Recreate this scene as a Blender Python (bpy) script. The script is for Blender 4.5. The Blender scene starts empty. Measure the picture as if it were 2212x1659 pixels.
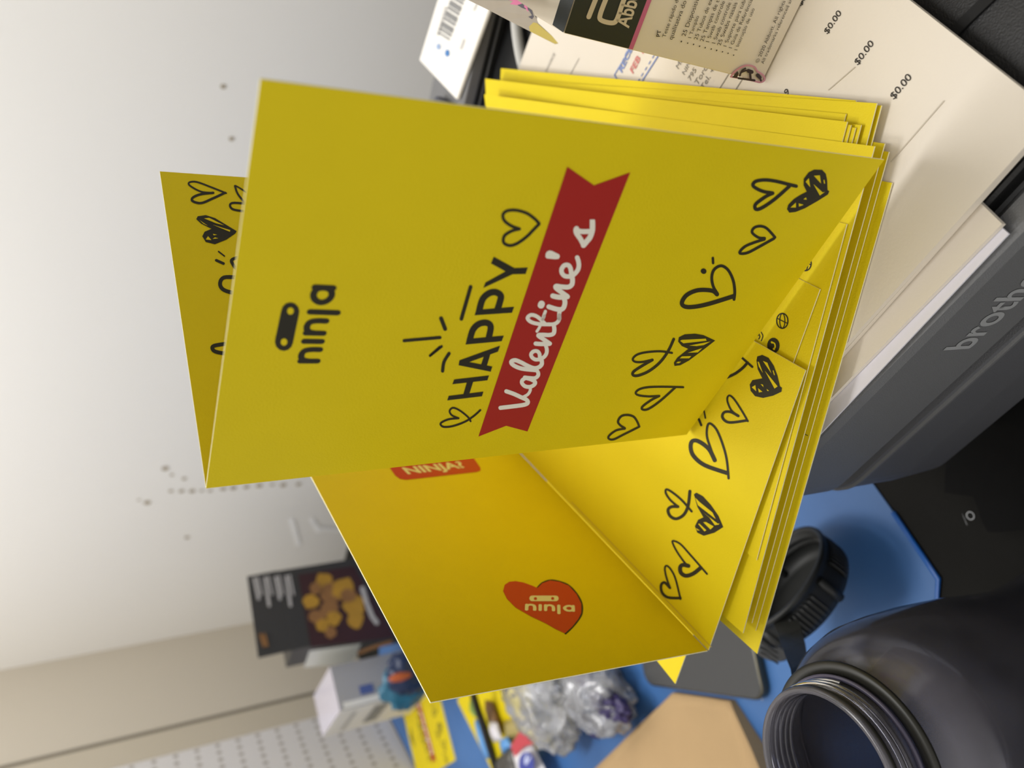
import bpy, math, random
from mathutils import Vector, Matrix, noise
from mathutils.geometry import tessellate_polygon, delaunay_2d_cdt

scene = bpy.context.scene
COL = scene.collection
V = Vector

# ---------------------------------------------------------------- camera
# the phone is held sideways: world "up" is the left side of the frame
FPX = 1700.0
CAM = V((0, 0, 0.405))
th, ph = math.radians(28.0), math.radians(3.5)
_F = V((0, math.cos(th), -math.sin(th)))
_R = V((1, 0, 0))
_U = V((0, math.sin(th), math.cos(th)))
RR = _R * math.cos(ph) - _U * math.sin(ph)
UU = _U * math.cos(ph) + _R * math.sin(ph)
cam_d = bpy.data.cameras.new('camera')
cam = bpy.data.objects.new('camera', cam_d)
COL.objects.link(cam)
cam_d.sensor_width = 36.0
cam_d.lens = FPX / 2212.0 * 36.0
cam_d.clip_start = 0.01
cam_d.clip_end = 20
cam_d.dof.use_dof = True
cam_d.dof.focus_distance = 0.262
cam_d.dof.aperture_fstop = 10.5
X, Y, Z = -UU, RR, -_F
cam.matrix_world = Matrix(((X.x, Y.x, Z.x, CAM.x), (X.y, Y.y, Z.y, CAM.y), (X.z, Y.z, Z.z, CAM.z), (0, 0, 0, 1)))
scene.camera = cam
scene.view_settings.view_transform = 'Standard'
scene.view_settings.look = 'None'
scene.view_settings.gamma = 1.0
scene.view_settings.exposure = 0.0
scene.cycles.max_bounces = 8
scene.cycles.transparent_max_bounces = 16
scene.cycles.caustics_reflective = False
scene.cycles.caustics_refractive = False

# ---------------------------------------------------------------- light
world = bpy.data.worlds.new('office ambient')
scene.world = world
world.use_nodes = True
bg = world.node_tree.nodes['Background']
bg.inputs['Color'].default_value = (1.0, 0.965, 0.90, 1)
# the room behind the camera is brighter to the left and overhead, dim to the right
_nt = world.node_tree
_tc = _nt.nodes.new('ShaderNodeTexCoord')
_dp = _nt.nodes.new('ShaderNodeVectorMath')
_dp.operation = 'DOT_PRODUCT'
_dp.inputs[1].default_value = V((-0.80, -0.50, 0.30)).normalized()
_nt.links.new(_tc.outputs['Generated'], _dp.inputs[0])
_mr = _nt.nodes.new('ShaderNodeMapRange')
_mr.inputs['From Min'].default_value = -0.15
_mr.inputs['From Max'].default_value = 0.9
_mr.inputs['To Min'].default_value = 0.14
_mr.inputs['To Max'].default_value = 1.08
_nt.links.new(_dp.outputs['Value'], _mr.inputs['Value'])
_nt.links.new(_mr.outputs['Result'], bg.inputs['Strength'])


def area(name, loc, target, sx, sy, power, color=(1, 1, 1)):
    l = bpy.data.lights.new(name, 'AREA')
    l.shape = 'RECTANGLE'
    l.size, l.size_y, l.energy, l.color = sx, sy, power, color
    o = bpy.data.objects.new(name, l)
    COL.objects.link(o)
    o.location = loc
    o.rotation_euler = (V(target) - V(loc)).to_track_quat('-Z', 'Y').to_euler()
    return o


area('unseen_overhead_light', (-0.35, 0.78, 1.50), (-0.25, 1.15, 0.2), 0.35, 0.35, 7.8, (1.0, 0.985, 0.96))  # unseen overhead light, placed and tilted to brighten the back wall
area('unseen_overhead_light', (0.06, 0.56, 1.50), (0.26, 0.76, 0.2), 0.35, 0.35, 6.3, (1.0, 0.985, 0.96))  # unseen lamp added to lift the right part of the back wall


# ---------------------------------------------------------------- helpers
def ray(x, y):
    return _F * FPX + RR * (829.5 - y) - UU * (x - 1106)


def at_z(x, y, z):
    r = ray(x, y)
    return CAM + r * ((z - CAM.z) / r.z)


def at_y(x, y, yy):
    r = ray(x, y)
    return CAM + r * (yy / r.y)


def at_sphere(x, y, c, rad, far=1):
    r = ray(x, y).normalized()
    c = c - CAM
    b = r.dot(c)
    d = rad * rad - (c.dot(c) - b * b)
    return CAM + r * (b + far * math.sqrt(max(d, 0)))


class Plane:
    def __init__(s, o, ex, ey):
        s.o, s.ex, s.ey = o, ex.normalized(), ey.normalized()
        s.n = s.ex.cross(s.ey).normalized()
        if s.n.dot(CAM - o) < 0:
            s.n = -s.n

    def px(s, x, y):
        r = ray(x, y)
        p = CAM + r * ((s.o - CAM).dot(s.n) / r.dot(s.n))
        d = p - s.o
        # oblique coordinates
        g = s.ex.dot(s.ey)
        a, b = d.dot(s.ex), d.dot(s.ey)
        k = 1 - g * g
        return ((a - g * b) / k, (b - g * a) / k)

    def w(s, a, b, h=0.0):
        return s.o + s.ex * a + s.ey * b + s.n * h


def srgb(h):
    h = h.lstrip('#')
    out = []
    for i in (0, 2, 4):
        c = int(h[i:i + 2], 16) / 255
        out.append(c / 12.92 if c < 0.04045 else ((c + 0.055) / 1.055) ** 2.4)
    return tuple(out)


MATS = {}


def mat(name, col, rough=0.6, var=0.06, scale=40.0, bump=0.0, bscale=300.0, metal=0.0, spec=0.5, coat=0.0, trans=0.0):
    m = bpy.data.materials.new(name)
    m.use_nodes = True
    nt = m.node_tree
    b = nt.nodes['Principled BSDF']
    c = srgb(col) if isinstance(col, str) else col
    tc = nt.nodes.new('ShaderNodeTexCoord')
    nz = nt.nodes.new('ShaderNodeTexNoise')
    nz.inputs['Scale'].default_value = scale
    nz.inputs['Detail'].default_value = 4
    nt.links.new(tc.outputs['Object'], nz.inputs['Vector'])
    mx = nt.nodes.new('ShaderNodeMix')
    mx.data_type = 'RGBA'
    mx.inputs[6].default_value = tuple(v * (1 - var) for v in c) + (1,)
    mx.inputs[7].default_value = tuple(min(1, v * (1 + var)) for v in c) + (1,)
    nt.links.new(nz.outputs['Fac'], mx.inputs[0])
    nt.links.new(mx.outputs[2], b.inputs['Base Color'])
    b.inputs['Roughness'].default_value = rough
    b.inputs['Metallic'].default_value = metal
    b.inputs['Specular IOR Level'].default_value = spec
    b.inputs['Coat Weight'].default_value = coat
    if trans:
        b.inputs['Transmission Weight'].default_value = trans
    if bump:
        n2 = nt.nodes.new('ShaderNodeTexNoise')
        n2.inputs['Scale'].default_value = bscale
        nt.links.new(tc.outputs['Object'], n2.inputs['Vector'])
        bp = nt.nodes.new('ShaderNodeBump')
        bp.inputs['Strength'].default_value = bump
        bp.inputs['Distance'].default_value = 0.001
        nt.links.new(n2.outputs['Fac'], bp.inputs['Height'])
        nt.links.new(bp.outputs['Normal'], b.inputs['Normal'])
    MATS[name] = m
    return m


YEL = mat('yellow card', (0.76, 0.60, 0.005), 0.55, 0.03, 60, 0.12, 1500, spec=0.25)
EDGE = mat('cream card edge', '#f6efc4', 0.7, 0.03)
INK = mat('black ink', (0.028, 0.026, 0.018), 0.5, 0.05, spec=0.25)
RED = mat('red ink', (0.40, 0.022, 0.018), 0.5, 0.03, spec=0.25)
ORED = mat('orange red ink', (0.55, 0.05, 0.02), 0.5, 0.03, spec=0.25)
WHT = mat('white ink', '#f2eee2', 0.6, 0.02)
PAPER = mat('white paper', '#e4dbcd', 0.75, 0.02, 8, 0.06, 900)
PAPER2 = mat('bluish paper', '#e6e4ee', 0.7, 0.02, 8)
GREY = mat('printer grey plastic', '#6e6f71', 0.42, 0.05, 30, 0.25, 2500)
GREY2 = mat('printer dark grey plastic', '#5b5c60', 0.45, 0.05, 30, 0.25, 2500)
BLK = mat('black plastic', '#161617', 0.5, 0.1, 30, 0.2, 1500)
RUB = mat('black rubber', '#1d1e1d', 0.55, 0.1, 30)
SILV = mat('silver print', '#a9abad', 0.35, 0.03, metal=0.3)
DESK = mat('dark desk laminate', '#191815', 0.75, 0.15, 25, 0.2, 900, spec=0.2)
WALL = mat('white painted wall', '#efede9', 0.45, 0.015, 4)
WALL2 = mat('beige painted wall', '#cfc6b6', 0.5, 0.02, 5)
TRIM = mat('beige trim', '#c5bba8', 0.5, 0.03, 10)
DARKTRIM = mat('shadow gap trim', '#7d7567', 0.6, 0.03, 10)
MARK = mat('brown scuff', '#a89c88', 0.8, 0.1)
KRAFT = mat('kraft paper', '#b89a70', 0.85, 0.08, 25, 0.4, 60)
KITB = mat('beige carton', '#e2d8c8', 0.5, 0.03, 20)
NAVY = mat('navy carton print', '#20282b', 0.4, 0.1, 30)
PINK = mat('pink print', '#c4638c', 0.5, 0.03)
TXT = mat('dark text ink', '#3a3530', 0.7, 0.03)
GTXT = mat('grey text ink', '#8c8780', 0.7, 0.03)
BLUEINK = mat('blue stamp ink', '#7d8fc4', 0.7, 0.1)
REDINK = mat('red stamp ink', '#d67f7c', 0.7, 0.1)
PHONE = mat('phone glass', '#424344', 0.25, 0.04, 20)
PHFR = mat('phone frame', '#5b584c', 0.25, 0.04, 20, metal=0.8)
WBOX = mat('white carton', '#efece6', 0.5, 0.02)
FOODB = mat('charcoal carton', '#383634', 0.45, 0.06, 20)
LAV = mat('shiny white wrap', '#d9d5e4', 0.2, 0.03, coat=0.5)
LGREY = mat('light grey print', '#aeacad', 0.5, 0.03)
WCORD = mat('white cord rubber', '#c9c8c4', 0.5, 0.03)
BARC = mat('grey barcode ink', '#8e8e8e', 0.6, 0.03)
CYAN = mat('blue print', '#3d7dc0', 0.5, 0.05)
TEAL = mat('teal pouch foil', '#2f6f8c', 0.3, 0.2, 25)
DBLUE = mat('dark blue pouch foil', '#1b2c50', 0.3, 0.2, 25)
ORNG = mat('orange print', '#c0623a', 0.5, 0.1)
PURP = mat('purple film', '#39305f', 0.35, 0.2, 60)
GOLD = mat('golden print', '#b08428', 0.5, 0.3, 60)
TAN = mat('tan print', '#8c6236', 0.5, 0.3, 60)
MAROON = mat('maroon print', '#3a1d1e', 0.5, 0.1)


def cloth_mat():
    m = bpy.data.materials.new('blue plastic sheet')
    m.use_nodes = True
    nt = m.node_tree
    b = nt.nodes['Principled BSDF']
    tc = nt.nodes.new('ShaderNodeTexCoord')
    n1 = nt.nodes.new('ShaderNodeTexNoise')
    n1.inputs['Scale'].default_value = 9
    n1.inputs['Detail'].default_value = 5
    rp = nt.nodes.new('ShaderNodeValToRGB')
    rp.color_ramp.elements[0].position = 0.3
    rp.color_ramp.elements[1].position = 0.7
    rp.color_ramp.elements[0].color = srgb('#34609a') + (1,)
    rp.color_ramp.elements[1].color = srgb('#4373b0') + (1,)
    nt.links.new(tc.outputs['Object'], n1.inputs['Vector'])
    nt.links.new(n1.outputs['Fac'], rp.inputs['Fac'])
    nt.links.new(rp.outputs['Color'], b.inputs['Base Color'])
    b.inputs['Roughness'].default_value = 0.45
    bp = nt.nodes.new('ShaderNodeBump')
    bp.inputs['Strength'].default_value = 0.3
    bp.inputs['Distance'].default_value = 0.004
    nt.links.new(n1.outputs['Fac'], bp.inputs['Height'])
    nt.links.new(bp.outputs['Normal'], b.inputs['Normal'])
    return m


BLUE = cloth_mat()


def clear_mat(name, tint, diff, wt, rough, wd):
    """thin tinted plastic: see-through, a little milky, glossy"""
    m = bpy.data.materials.new(name)
    m.use_nodes = True
    nt = m.node_tree
    for n in list(nt.nodes):
        nt.nodes.remove(n)
    out = nt.nodes.new('ShaderNodeOutputMaterial')
    tr = nt.nodes.new('ShaderNodeBsdfTransparent')
    tr.inputs['Color'].default_value = tint + (1,)
    df = nt.nodes.new('ShaderNodeBsdfDiffuse')
    df.inputs['Color'].default_value = diff + (1,)
    gl = nt.nodes.new('ShaderNodeBsdfGlossy')
    gl.inputs['Roughness'].default_value = rough
    tc = nt.nodes.new('ShaderNodeTexCoord')
    nz = nt.nodes.new('ShaderNodeTexNoise')
    nz.inputs['Scale'].default_value = 30
    nz.inputs['Detail'].default_value = 5
    nt.links.new(tc.outputs['Object'], nz.inputs['Vector'])
    mr = nt.nodes.new('ShaderNodeMapRange')
    mr.inputs['From Min'].default_value = 0.35
    mr.inputs['From Max'].default_value = 0.65
    mr.inputs['To Min'].default_value = wd * 0.7
    mr.inputs['To Max'].default_value = min(1, wd * 1.3)
    nt.links.new(nz.outputs['Fac'], mr.inputs['Value'])
    m1 = nt.nodes.new('ShaderNodeMixShader')
    nt.links.new(mr.outputs['Result'], m1.inputs['Fac'])
    nt.links.new(tr.outputs[0], m1.inputs[1])
    nt.links.new(df.outputs[0], m1.inputs[2])
    fr = nt.nodes.new('ShaderNodeFresnel')
    fr.inputs['IOR'].default_value = 1.5
    ml = nt.nodes.new('ShaderNodeMath')
    ml.operation = 'MULTIPLY'
    ml.inputs[1].default_value = wt
    nt.links.new(fr.outputs[0], ml.inputs[0])
    m2 = nt.nodes.new('ShaderNodeMixShader')
    nt.links.new(ml.outputs[0], m2.inputs['Fac'])
    nt.links.new(m1.outputs[0], m2.inputs[1])
    nt.links.new(gl.outputs[0], m2.inputs[2])
    nt.links.new(m2.outputs[0], out.inputs['Surface'])
    return m


BOTM = clear_mat('smoky clear plastic', (0.87, 0.88, 0.95), (0.42, 0.40, 0.46), 1.0, 0.14, 0.17)
BAGM = clear_mat('clear crinkled film', (0.95, 0.96, 0.98), (0.85, 0.86, 0.92), 1.3, 0.10, 0.24)


def perf_mat():
    m = mat('white perforated metal', '#dcd9d8', 0.5, 0.02)
    nt = m.node_tree
    b = nt.nodes['Principled BSDF']
    tc = nt.nodes.new('ShaderNodeTexCoord')
    sp = nt.nodes.new('ShaderNodeSeparateXYZ')
    nt.links.new(tc.outputs['Object'], sp.inputs[0])

    def op(o, a, bb=None):
        n = nt.nodes.new('ShaderNodeMath')
        n.operation = o
        for i, v in enumerate((a, bb)):
            if v is None:
                continue
            if isinstance(v, float):
                n.inputs[i].default_value = v
            else:
                nt.links.new(v, n.inputs[i])
        return n.outputs[0]
    fx = op('SUBTRACT', op('FRACT', op('MULTIPLY', sp.outputs['X'], 1 / 0.0155)), 0.5)
    fz = op('SUBTRACT', op('FRACT', op('MULTIPLY', sp.outputs['Z'], 1 / 0.030)), 0.5)
    dx = op('MULTIPLY', fx, 0.0155)
    dz = op('MULTIPLY', fz, 0.030)
    d = op('SQRT', op('ADD', op('MULTIPLY', dx, dx), op('MULTIPLY', dz, dz)))
    hole = op('LESS_THAN', d, 0.0037)
    mx = nt.nodes.new('ShaderNodeMix')
    mx.data_type = 'RGBA'
    nt.links.new(hole, mx.inputs[0])
    old = b.inputs['Base Color'].links[0].from_socket
    nt.links.new(old, mx.inputs[6])
    mx.inputs[7].default_value = srgb('#a39c94') + (1,)
    nt.links.new(mx.outputs[2], b.inputs['Base Color'])
    return m


PERF = perf_mat()


def mesh_obj(name, verts, faces, mats, parent=None, fm=None, smooth=False):
    me = bpy.data.meshes.new(name)
    me.from_pydata([tuple(v) for v in verts], [], faces)
    if not isinstance(mats, (list, tuple)):
        mats = [mats]
    for m in mats:
        me.materials.append(m)
    if fm:
        for p, i in zip(me.polygons, fm):
            p.material_index = i
    if smooth:
        for p in me.polygons:
            p.use_smooth = True
    me.update()
    o = bpy.data.objects.new(name, me)
    COL.objects.link(o)
    if parent:
        o.parent = parent
        o.matrix_parent_inverse = parent.matrix_world.inverted()
    return o


def thing(name, label, cat, loc, group=None):
    o = bpy.data.objects.new(name, None)
    COL.objects.link(o)
    o.empty_display_size = 0.02
    o.matrix_world = Matrix.Translation(V(loc))
    return tag(o, label, cat, group)


def tag(o, label, cat, group=None):
    o['label'] = label
    o['category'] = cat
    if group:
        o['group'] = group
    return o


def struct(o):
    o['kind'] = 'structure'
    return o


def box_vf(o, ex, ey, ez):
    vs = [o, o + ex, o + ex + ey, o + ey, o + ez, o + ex + ez, o + ex + ey + ez, o + ey + ez]
    fs = [(0, 3, 2, 1), (4, 5, 6, 7), (0, 1, 5, 4), (1, 2, 6, 5), (2, 3, 7, 6), (3, 0, 4, 7)]
    return vs, fs


def box(name, o, ex, ey, ez, m, parent=None, bevel=0.0, seg=3):
    vs, fs = box_vf(o, ex, ey, ez)
    ob = mesh_obj(name, vs, fs, m, parent)
    if bevel:
        md = ob.modifiers.new('bevel', 'BEVEL')
        md.width = bevel
        md.segments = seg
        md.limit_method = 'ANGLE'
    return ob


def prism(name, poly, z0, z1, m, parent=None, bevel=0.0, smooth=False):
    n = len(poly)
    vs = [V((p[0], p[1], z0)) for p in poly] + [V((p[0], p[1], z1)) for p in poly]
    fs = [tuple(range(n - 1, -1, -1)), tuple(range(n, 2 * n))]
    fs += [(i, (i + 1) % n, n + (i + 1) % n, n + i) for i in range(n)]
    ob = mesh_obj(name, vs, fs, m, parent)
    if bevel:
        md = ob.modifiers.new('bevel', 'BEVEL')
        md.width = bevel
        md.segments = 3
        md.limit_method = 'ANGLE'
        md.angle_limit = math.radians(40)
    return ob


def tube(name, pts, r, m, parent=None, seg=12, flat=None):
    """sweep a circle (or an ellipse r x flat) along points"""
    pts = [V(p) for p in pts]
    vs, fs = [], []
    up = V((0, 0, 1))
    for i, p in enumerate(pts):
        t = (pts[min(i + 1, len(pts) - 1)] - pts[max(i - 1, 0)]).normalized()
        a = t.cross(up)
        if a.length < 1e-4:
            a = t.cross(V((0, 1, 0)))
        a.normalize()
        b = a.cross(t).normalized()
        for k in range(seg):
            g = 2 * math.pi * k / seg
            vs.append(p + a * math.cos(g) * r + b * math.sin(g) * (flat or r))
    for i in range(len(pts) - 1):
        for k in range(seg):
            fs.append((i * seg + k, i * seg + (k + 1) % seg, (i + 1) * seg + (k + 1) % seg, (i + 1) * seg + k))
    fs.append(tuple(range(seg - 1, -1, -1)))
    fs.append(tuple(range((len(pts) - 1) * seg, len(pts) * seg)))
    return mesh_obj(name, vs, fs, m, parent, smooth=True)


def lathe(name, prof, c, axis, m, parent=None, seg=96, closed=False, fn=None):
    """prof = [(radius, height)] turned about axis through c; fn(angle, i) scales the radius"""
    ax = V(axis).normalized()
    a = ax.cross(V((0, 1, 0)))
    if a.length < 1e-3:
        a = ax.cross(V((1, 0, 0)))
    a.normalize()
    b = ax.cross(a)
    vs, fs = [], []
    n = len(prof)
    for k in range(seg):
        g = 2 * math.pi * k / seg
        d = a * math.cos(g) + b * math.sin(g)
        for i, (r, h) in enumerate(prof):
            rr = r * (fn(g, i) if fn else 1)
            vs.append(V(c) + d * rr + ax * h)
    for k in range(seg):
        k2 = (k + 1) % seg
        for i in range(n - 1 if not closed else n):
            j = (i + 1) % n
            fs.append((k * n + i, k2 * n + i, k2 * n + j, k * n + j))
    return mesh_obj(name, vs, fs, m, parent, smooth=True)


def catmull(pts, k=5):
    if len(pts) < 3:
        return list(pts)
    P = [pts[0]] + list(pts) + [pts[-1]]
    out = []
    for i in range(1, len(P) - 2):
        p0, p1, p2, p3 = P[i - 1], P[i], P[i + 1], P[i + 2]
        for j in range(k):
            t = j / k
            out.append(tuple(0.5 * (2 * p1[d] + (p2[d] - p0[d]) * t + (2 * p0[d] - 5 * p1[d] + 4 * p2[d] - p3[d]) * t * t
                                    + (3 * p1[d] - p0[d] - 3 * p2[d] + p3[d]) * t ** 3) for d in range(2)))
    out.append(tuple(pts[-1]))
    return out


def stroke2(pts, w):
    """a pen stroke of width w as 2-D polygons"""
    q = catmull(pts)
    vs, fs = [], []
    n = len(q)
    for i, p in enumerate(q):
        a, b = q[max(i - 1, 0)], q[min(i + 1, n - 1)]
        tx, ty = b[0] - a[0], b[1] - a[1]
        l = math.hypot(tx, ty) or 1
        nx, ny = -ty / l, tx / l
        vs.append((p[0] + nx * w / 2, p[1] + ny * w / 2))
        vs.append((p[0] - nx * w / 2, p[1] - ny * w / 2))
    for i in range(n - 1):
        fs.append((2 * i, 2 * i + 1, 2 * i + 3, 2 * i + 2))
    for p in (q[0], q[-1]):
        s = len(vs)
        for k in range(12):
            vs.append((p[0] + math.cos(k * math.pi / 6) * w / 2, p[1] + math.sin(k * math.pi / 6) * w / 2))
        fs.append(tuple(range(s, s + 12)))
    return vs, fs


def poly2(pts):
    t = tessellate_polygon([[V((p[0], p[1], 0)) for p in pts]])
    return list(pts), [tuple(x) for x in t]


def elems2(elems):
    vs, fs, lay = [], [], []
    for e in elems:
        a, b = stroke2(e[2], e[1]) if e[0] == 's' else poly2(e[1])
        s = len(vs)
        vs += a
        fs += [tuple(i + s for i in f) for f in b]
    # one clean outline: overlapping pen strokes are merged
    tri = []
    for f in fs:
        for k in range(1, len(f) - 1):
            t = (f[0], f[k], f[k + 1])
            (ax, ay), (bx, by), (cx_, cy_) = (vs[i] for i in t)
            ar = (bx - ax) * (cy_ - ay) - (by - ay) * (cx_ - ax)
            if abs(ar) > 1e-7:
                tri.append(t if ar > 0 else (t[0], t[2], t[1]))
    ov, oe, of, _, _, src = delaunay_2d_cdt([V(v) for v in vs], [], tri, 1, 1e-4)
    return [(v.x, v.y) for v in ov], [tuple(f) for f, q in zip(of, src) if q]


ARTLIB = {}


def art(pl, crop, name, m, h, elems, parent, lib=None, label=None):
    """print drawn on the flat panel pl; crop = (x0, y0, scale)"""
    x0, y0, k = crop
    vs, fs = elems2(elems)
    loc = [pl.px(x0 + v[0] * k, y0 + v[1] * k) for v in vs]
    o = print_mesh(pl, name, m, h, loc, fs, parent)
    if lib is not None:
        ARTLIB.setdefault(lib, []).append((name, m, h, loc, fs))
    if label:
        o['label'] = label
    return o


def print_mesh(pl, name, m, h, loc, fs, parent):
    W = [pl.w(a, b, h) for a, b in loc]
    F = []
    for f in fs:
        n = V((0, 0, 0))
        p = [W[i] for i in f]
        for i in range(len(p)):
            n += p[i].cross(p[(i + 1) % len(p)])
        F.append(tuple(reversed(f)) if n.dot(pl.n) < 0 else f)
    return mesh_obj(name, W, F, m, parent)


def lettering(text, p0, p1, up, m, parent, h=0.0001, xh=None, name='lettering', bold=0.0, shear=0.0, norm=None):
    """flat text whose left end stands at p0 and right end at p1; xh = capital height"""
    cu = bpy.data.curves.new(name, 'FONT')
    cu.body = text
    cu.size = 1.0
    cu.offset = bold
    cu.shear = shear
    t = bpy.data.objects.new(name, cu)
    COL.objects.link(t)
    dg = bpy.context.evaluated_depsgraph_get()
    me = bpy.data.meshes.new_from_object(t.evaluated_get(dg))
    bpy.data.objects.remove(t)
    xs = [v.co.x for v in me.vertices]
    x0, x1 = min(xs), max(xs)
    ex = p1 - p0
    L = ex.length
    ex.normalize()
    up = V(up)
    up = (up - ex * up.dot(ex)).normalized()
    n = ex.cross(up) if norm is None else norm
    s = L / (x1 - x0)
    sy = xh / 0.70 if xh else s
    for v in me.vertices:
        v.co = p0 + ex * (v.co.x - x0) * s + up * v.co.y * sy + n * h
    me.materials.clear()
    me.materials.append(m)
    o = bpy.data.objects.new(name, me)
    COL.objects.link(o)
    if parent:
        o.parent = parent
        o.matrix_parent_inverse = parent.matrix_world.inverted()
    return o


# ---------------------------------------------------------------- the room
WB = 1.60
cx = -0.432
wd = V((0.725, -0.688, 0)).normalized()         # the back wall runs parallel to the printer's back
wn = V((0.688, 0.725, 0)).normalized()
struct(box('wall_back', V((cx, WB, -0.75)), wd * 2.9, wn * 0.08, V((0, 0, 2.6)), WALL))
ld = V((-0.326, -0.945, 0)).normalized()      # the left wall runs towards the camera
ln = V((ld.y, -ld.x, 0))


def on_wall(x, y, off=0.0006):
    r = ray(x, y)
    p0 = V((cx, WB, 0)) - wn * off
    return CAM + r * ((p0 - CAM).dot(wn) / r.dot(wn))


ln = V((ld.y, -ld.x, 0))                      # away from the room
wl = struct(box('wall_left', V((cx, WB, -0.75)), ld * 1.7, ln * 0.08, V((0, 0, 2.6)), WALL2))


def left_at(t, off=0.0):
    return V((cx, WB, 0)) + ld * t - ln * off


def lwall_t(q):   # distance along the left wall where x / y = q
    return (q * WB - cx) / (ld.x - q * ld.y)


t0, t1, t2 = lwall_t(-0.372), lwall_t(-0.378), lwall_t(-0.405)
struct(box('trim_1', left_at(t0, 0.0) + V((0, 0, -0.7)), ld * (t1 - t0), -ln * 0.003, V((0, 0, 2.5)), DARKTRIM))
struct(box('trim_2', left_at(t1, 0.0) + V((0, 0, -0.7)), ld * (t2 - t1), -ln * 0.006, V((0, 0, 2.5)), TRIM))
vs, fs = box_vf(V((0, 0, 0)), V((1.0, 0, 0)), V((0, 0.004, 0)), V((0, 0, 2.4)))
pp = struct(mesh_obj('trim_3', vs, fs, PERF))
base = left_at(t2, 0.0) + V((0, 0, -0.65))
R3 = Matrix((ld, -ln, V((0, 0, 1)))).transposed()
pp.matrix_world = Matrix.Translation(base) @ R3.to_4x4()
# scuffs, screw holes and tape on the white wall
marks = [(357, 1012, 9), (371, 1026, 5), (398, 1034, 6), (369, 1061, 6), (392, 1061, 7), (415, 1061, 8), (436, 1060, 5),
         (454, 1060, 6), (482, 1056, 8), (504, 1054, 9), (532, 1052, 8), (560, 1049, 9), (588, 1047, 6), (612, 1048, 9),
         (645, 1046, 8), (404, 1161, 7), (318, 1086, 9), (482, 187, 5), (500, 300, 5), (300, 1080, 4)]
mv, mf = [], []
for x, y, r in marks:
    c = on_wall(x, y)
    rr = r / FPX * WB * 0.62
    s = len(mv)
    for k in range(14):
        mv.append(c + wd * math.cos(k * math.pi / 7) * rr * 0.9 + V((0, 0, math.sin(k * math.pi / 7) * rr)))
    mf.append(tuple(range(s, s + 14)))
wbk = bpy.data.objects['wall_back']
mesh_obj('screw_hole_marks', mv, mf, MARK, wbk)
tp, tq = on_wall(628, 1120, 0.001), on_wall(645, 1178, 0.001)
tb, tb2 = on_wall(672, 1120, 0.001), on_wall(690, 1150, 0.001)
td, te = on_wall(684, 1142, 0.002), on_wall(735, 1146, 0.002)
tape_m = mat('white tape', '#ffffff', 0.3, 0.01)
for a, b in ((tp, tq), (tb, tb2), (td, te)):
    d = (b - a).normalized()
    n = d.cross(wn) * 0.0045
    mesh_obj('tape_strip', [a - n, b - n, b + n, a + n], [(0, 1, 2, 3)], tape_m, wbk)

DZ = 0.0
p_l = V((cx, WB, 0)) - wn * 0.004
vs2 = [p_l + wd * 0.006, p_l + wd * 2.3, V((1.32, -0.35, 0)), V((-0.95, -0.35, 0)), left_at(1.5, -0.0) + V((0.006, 0, 0))]
vs2 = [(p_.x, p_.y) for p_ in vs2]
vs2.reverse()
desk = prism('desk', vs2, -0.03, 0.0, DESK)
tag(desk, 'dark charcoal desk top under the blue sheet, printer and smoky bottle', 'desk')

# a round sticker and a bracket-shaped scuff on the bare desk
c0 = at_z(2096, 1114, 0.0004)
ring_v, ring_f = [], []
for k in range(24):
    g = k * math.pi / 12
    for r in (0.0018, 0.0022):
        ring_v.append(c0 + V((math.cos(g) * r, math.sin(g) * r, 0)))
for k in range(24):
    j = (k + 1) % 24
    ring_f.append((2 * k, 2 * k + 1, 2 * j + 1, 2 * j))
mesh_obj('ring_mark', ring_v, ring_f, SILV, desk)['label'] = 'small pale ring printed on the dark desk'
a, b = at_z(2078, 1108, 0.0004), at_z(2087, 1131, 0.0004)
m_ = V((-0.0014, -0.0006, 0))
mesh_obj('bracket_mark', [a, b, b + m_ + V((0.0005, 0, 0)), (a + b) / 2 + m_ * 1.6, a + m_], [(0, 1, 2, 3, 4)], SILV, desk)

# ---------------------------------------------------------------- blue sheet
e1, e2, e3 = at_z(1932, 1106, 0), at_z(2030, 1250, 0), at_z(2026, 1325, 0)
poly = [(e3.x - 0.012, e3.y - 0.05), (e3.x, e3.y), (e2.x, e2.y), (e1.x, e1.y), (0.06, 0.42), (0.14, 0.62), (-0.02, 0.98),
        (-0.22, 1.18), (-0.44, 1.30), (-0.525, 1.30), (-0.607, 1.06), (-0.76, 0.60), (-0.80, 0.30), (-0.2, 0.05)]
bs = prism('blue_sheet', poly, 0.0002, 0.0010, BLUE)
tag(bs, 'bright blue plastic sheet spread over the desk with a folded edge by the printer', 'sheet')
rim = tube('folded_edge', [V((e3.x - 0.006, e3.y - 0.03, 0.0013)), V((e3.x, e3.y, 0.0013)), V((e2.x, e2.y, 0.0013)), V((e1.x, e1.y, 0.0013))],
           0.0016, mat('bright blue edge', '#1b62b8', 0.3, 0.05), bs, flat=0.0009)
rim['label'] = 'brighter blue folded edge'

# ---------------------------------------------------------------- printer
ZT = 0.1765
C0 = at_z(1608, 1114, ZT)
E1 = (at_z(2212, 501, ZT) - C0).normalized()
C0 = C0 - E1 * 0.008
D1 = V((-E1.y, E1.x, 0))                       # to the back of the printer


def rrect(off, r=0.022, L=0.42, D=0.385, n=8):
    """rounded outline of the printer, inset by off"""
    pts = []
    for cxx, cyy, a0 in ((r, r, 180), (L - r, r, 270), (L - r, D - r, 0), (r, D - r, 90)):
        for k in range(n + 1):
            g = math.radians(a0 + 90 * k / n)
            rr = max(r - off, 0.002)
            q = C0 + E1 * (cxx + math.cos(g) * rr) + D1 * (cyy + math.sin(g) * rr)
            pts.append((q.x, q.y))
    return pts


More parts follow.
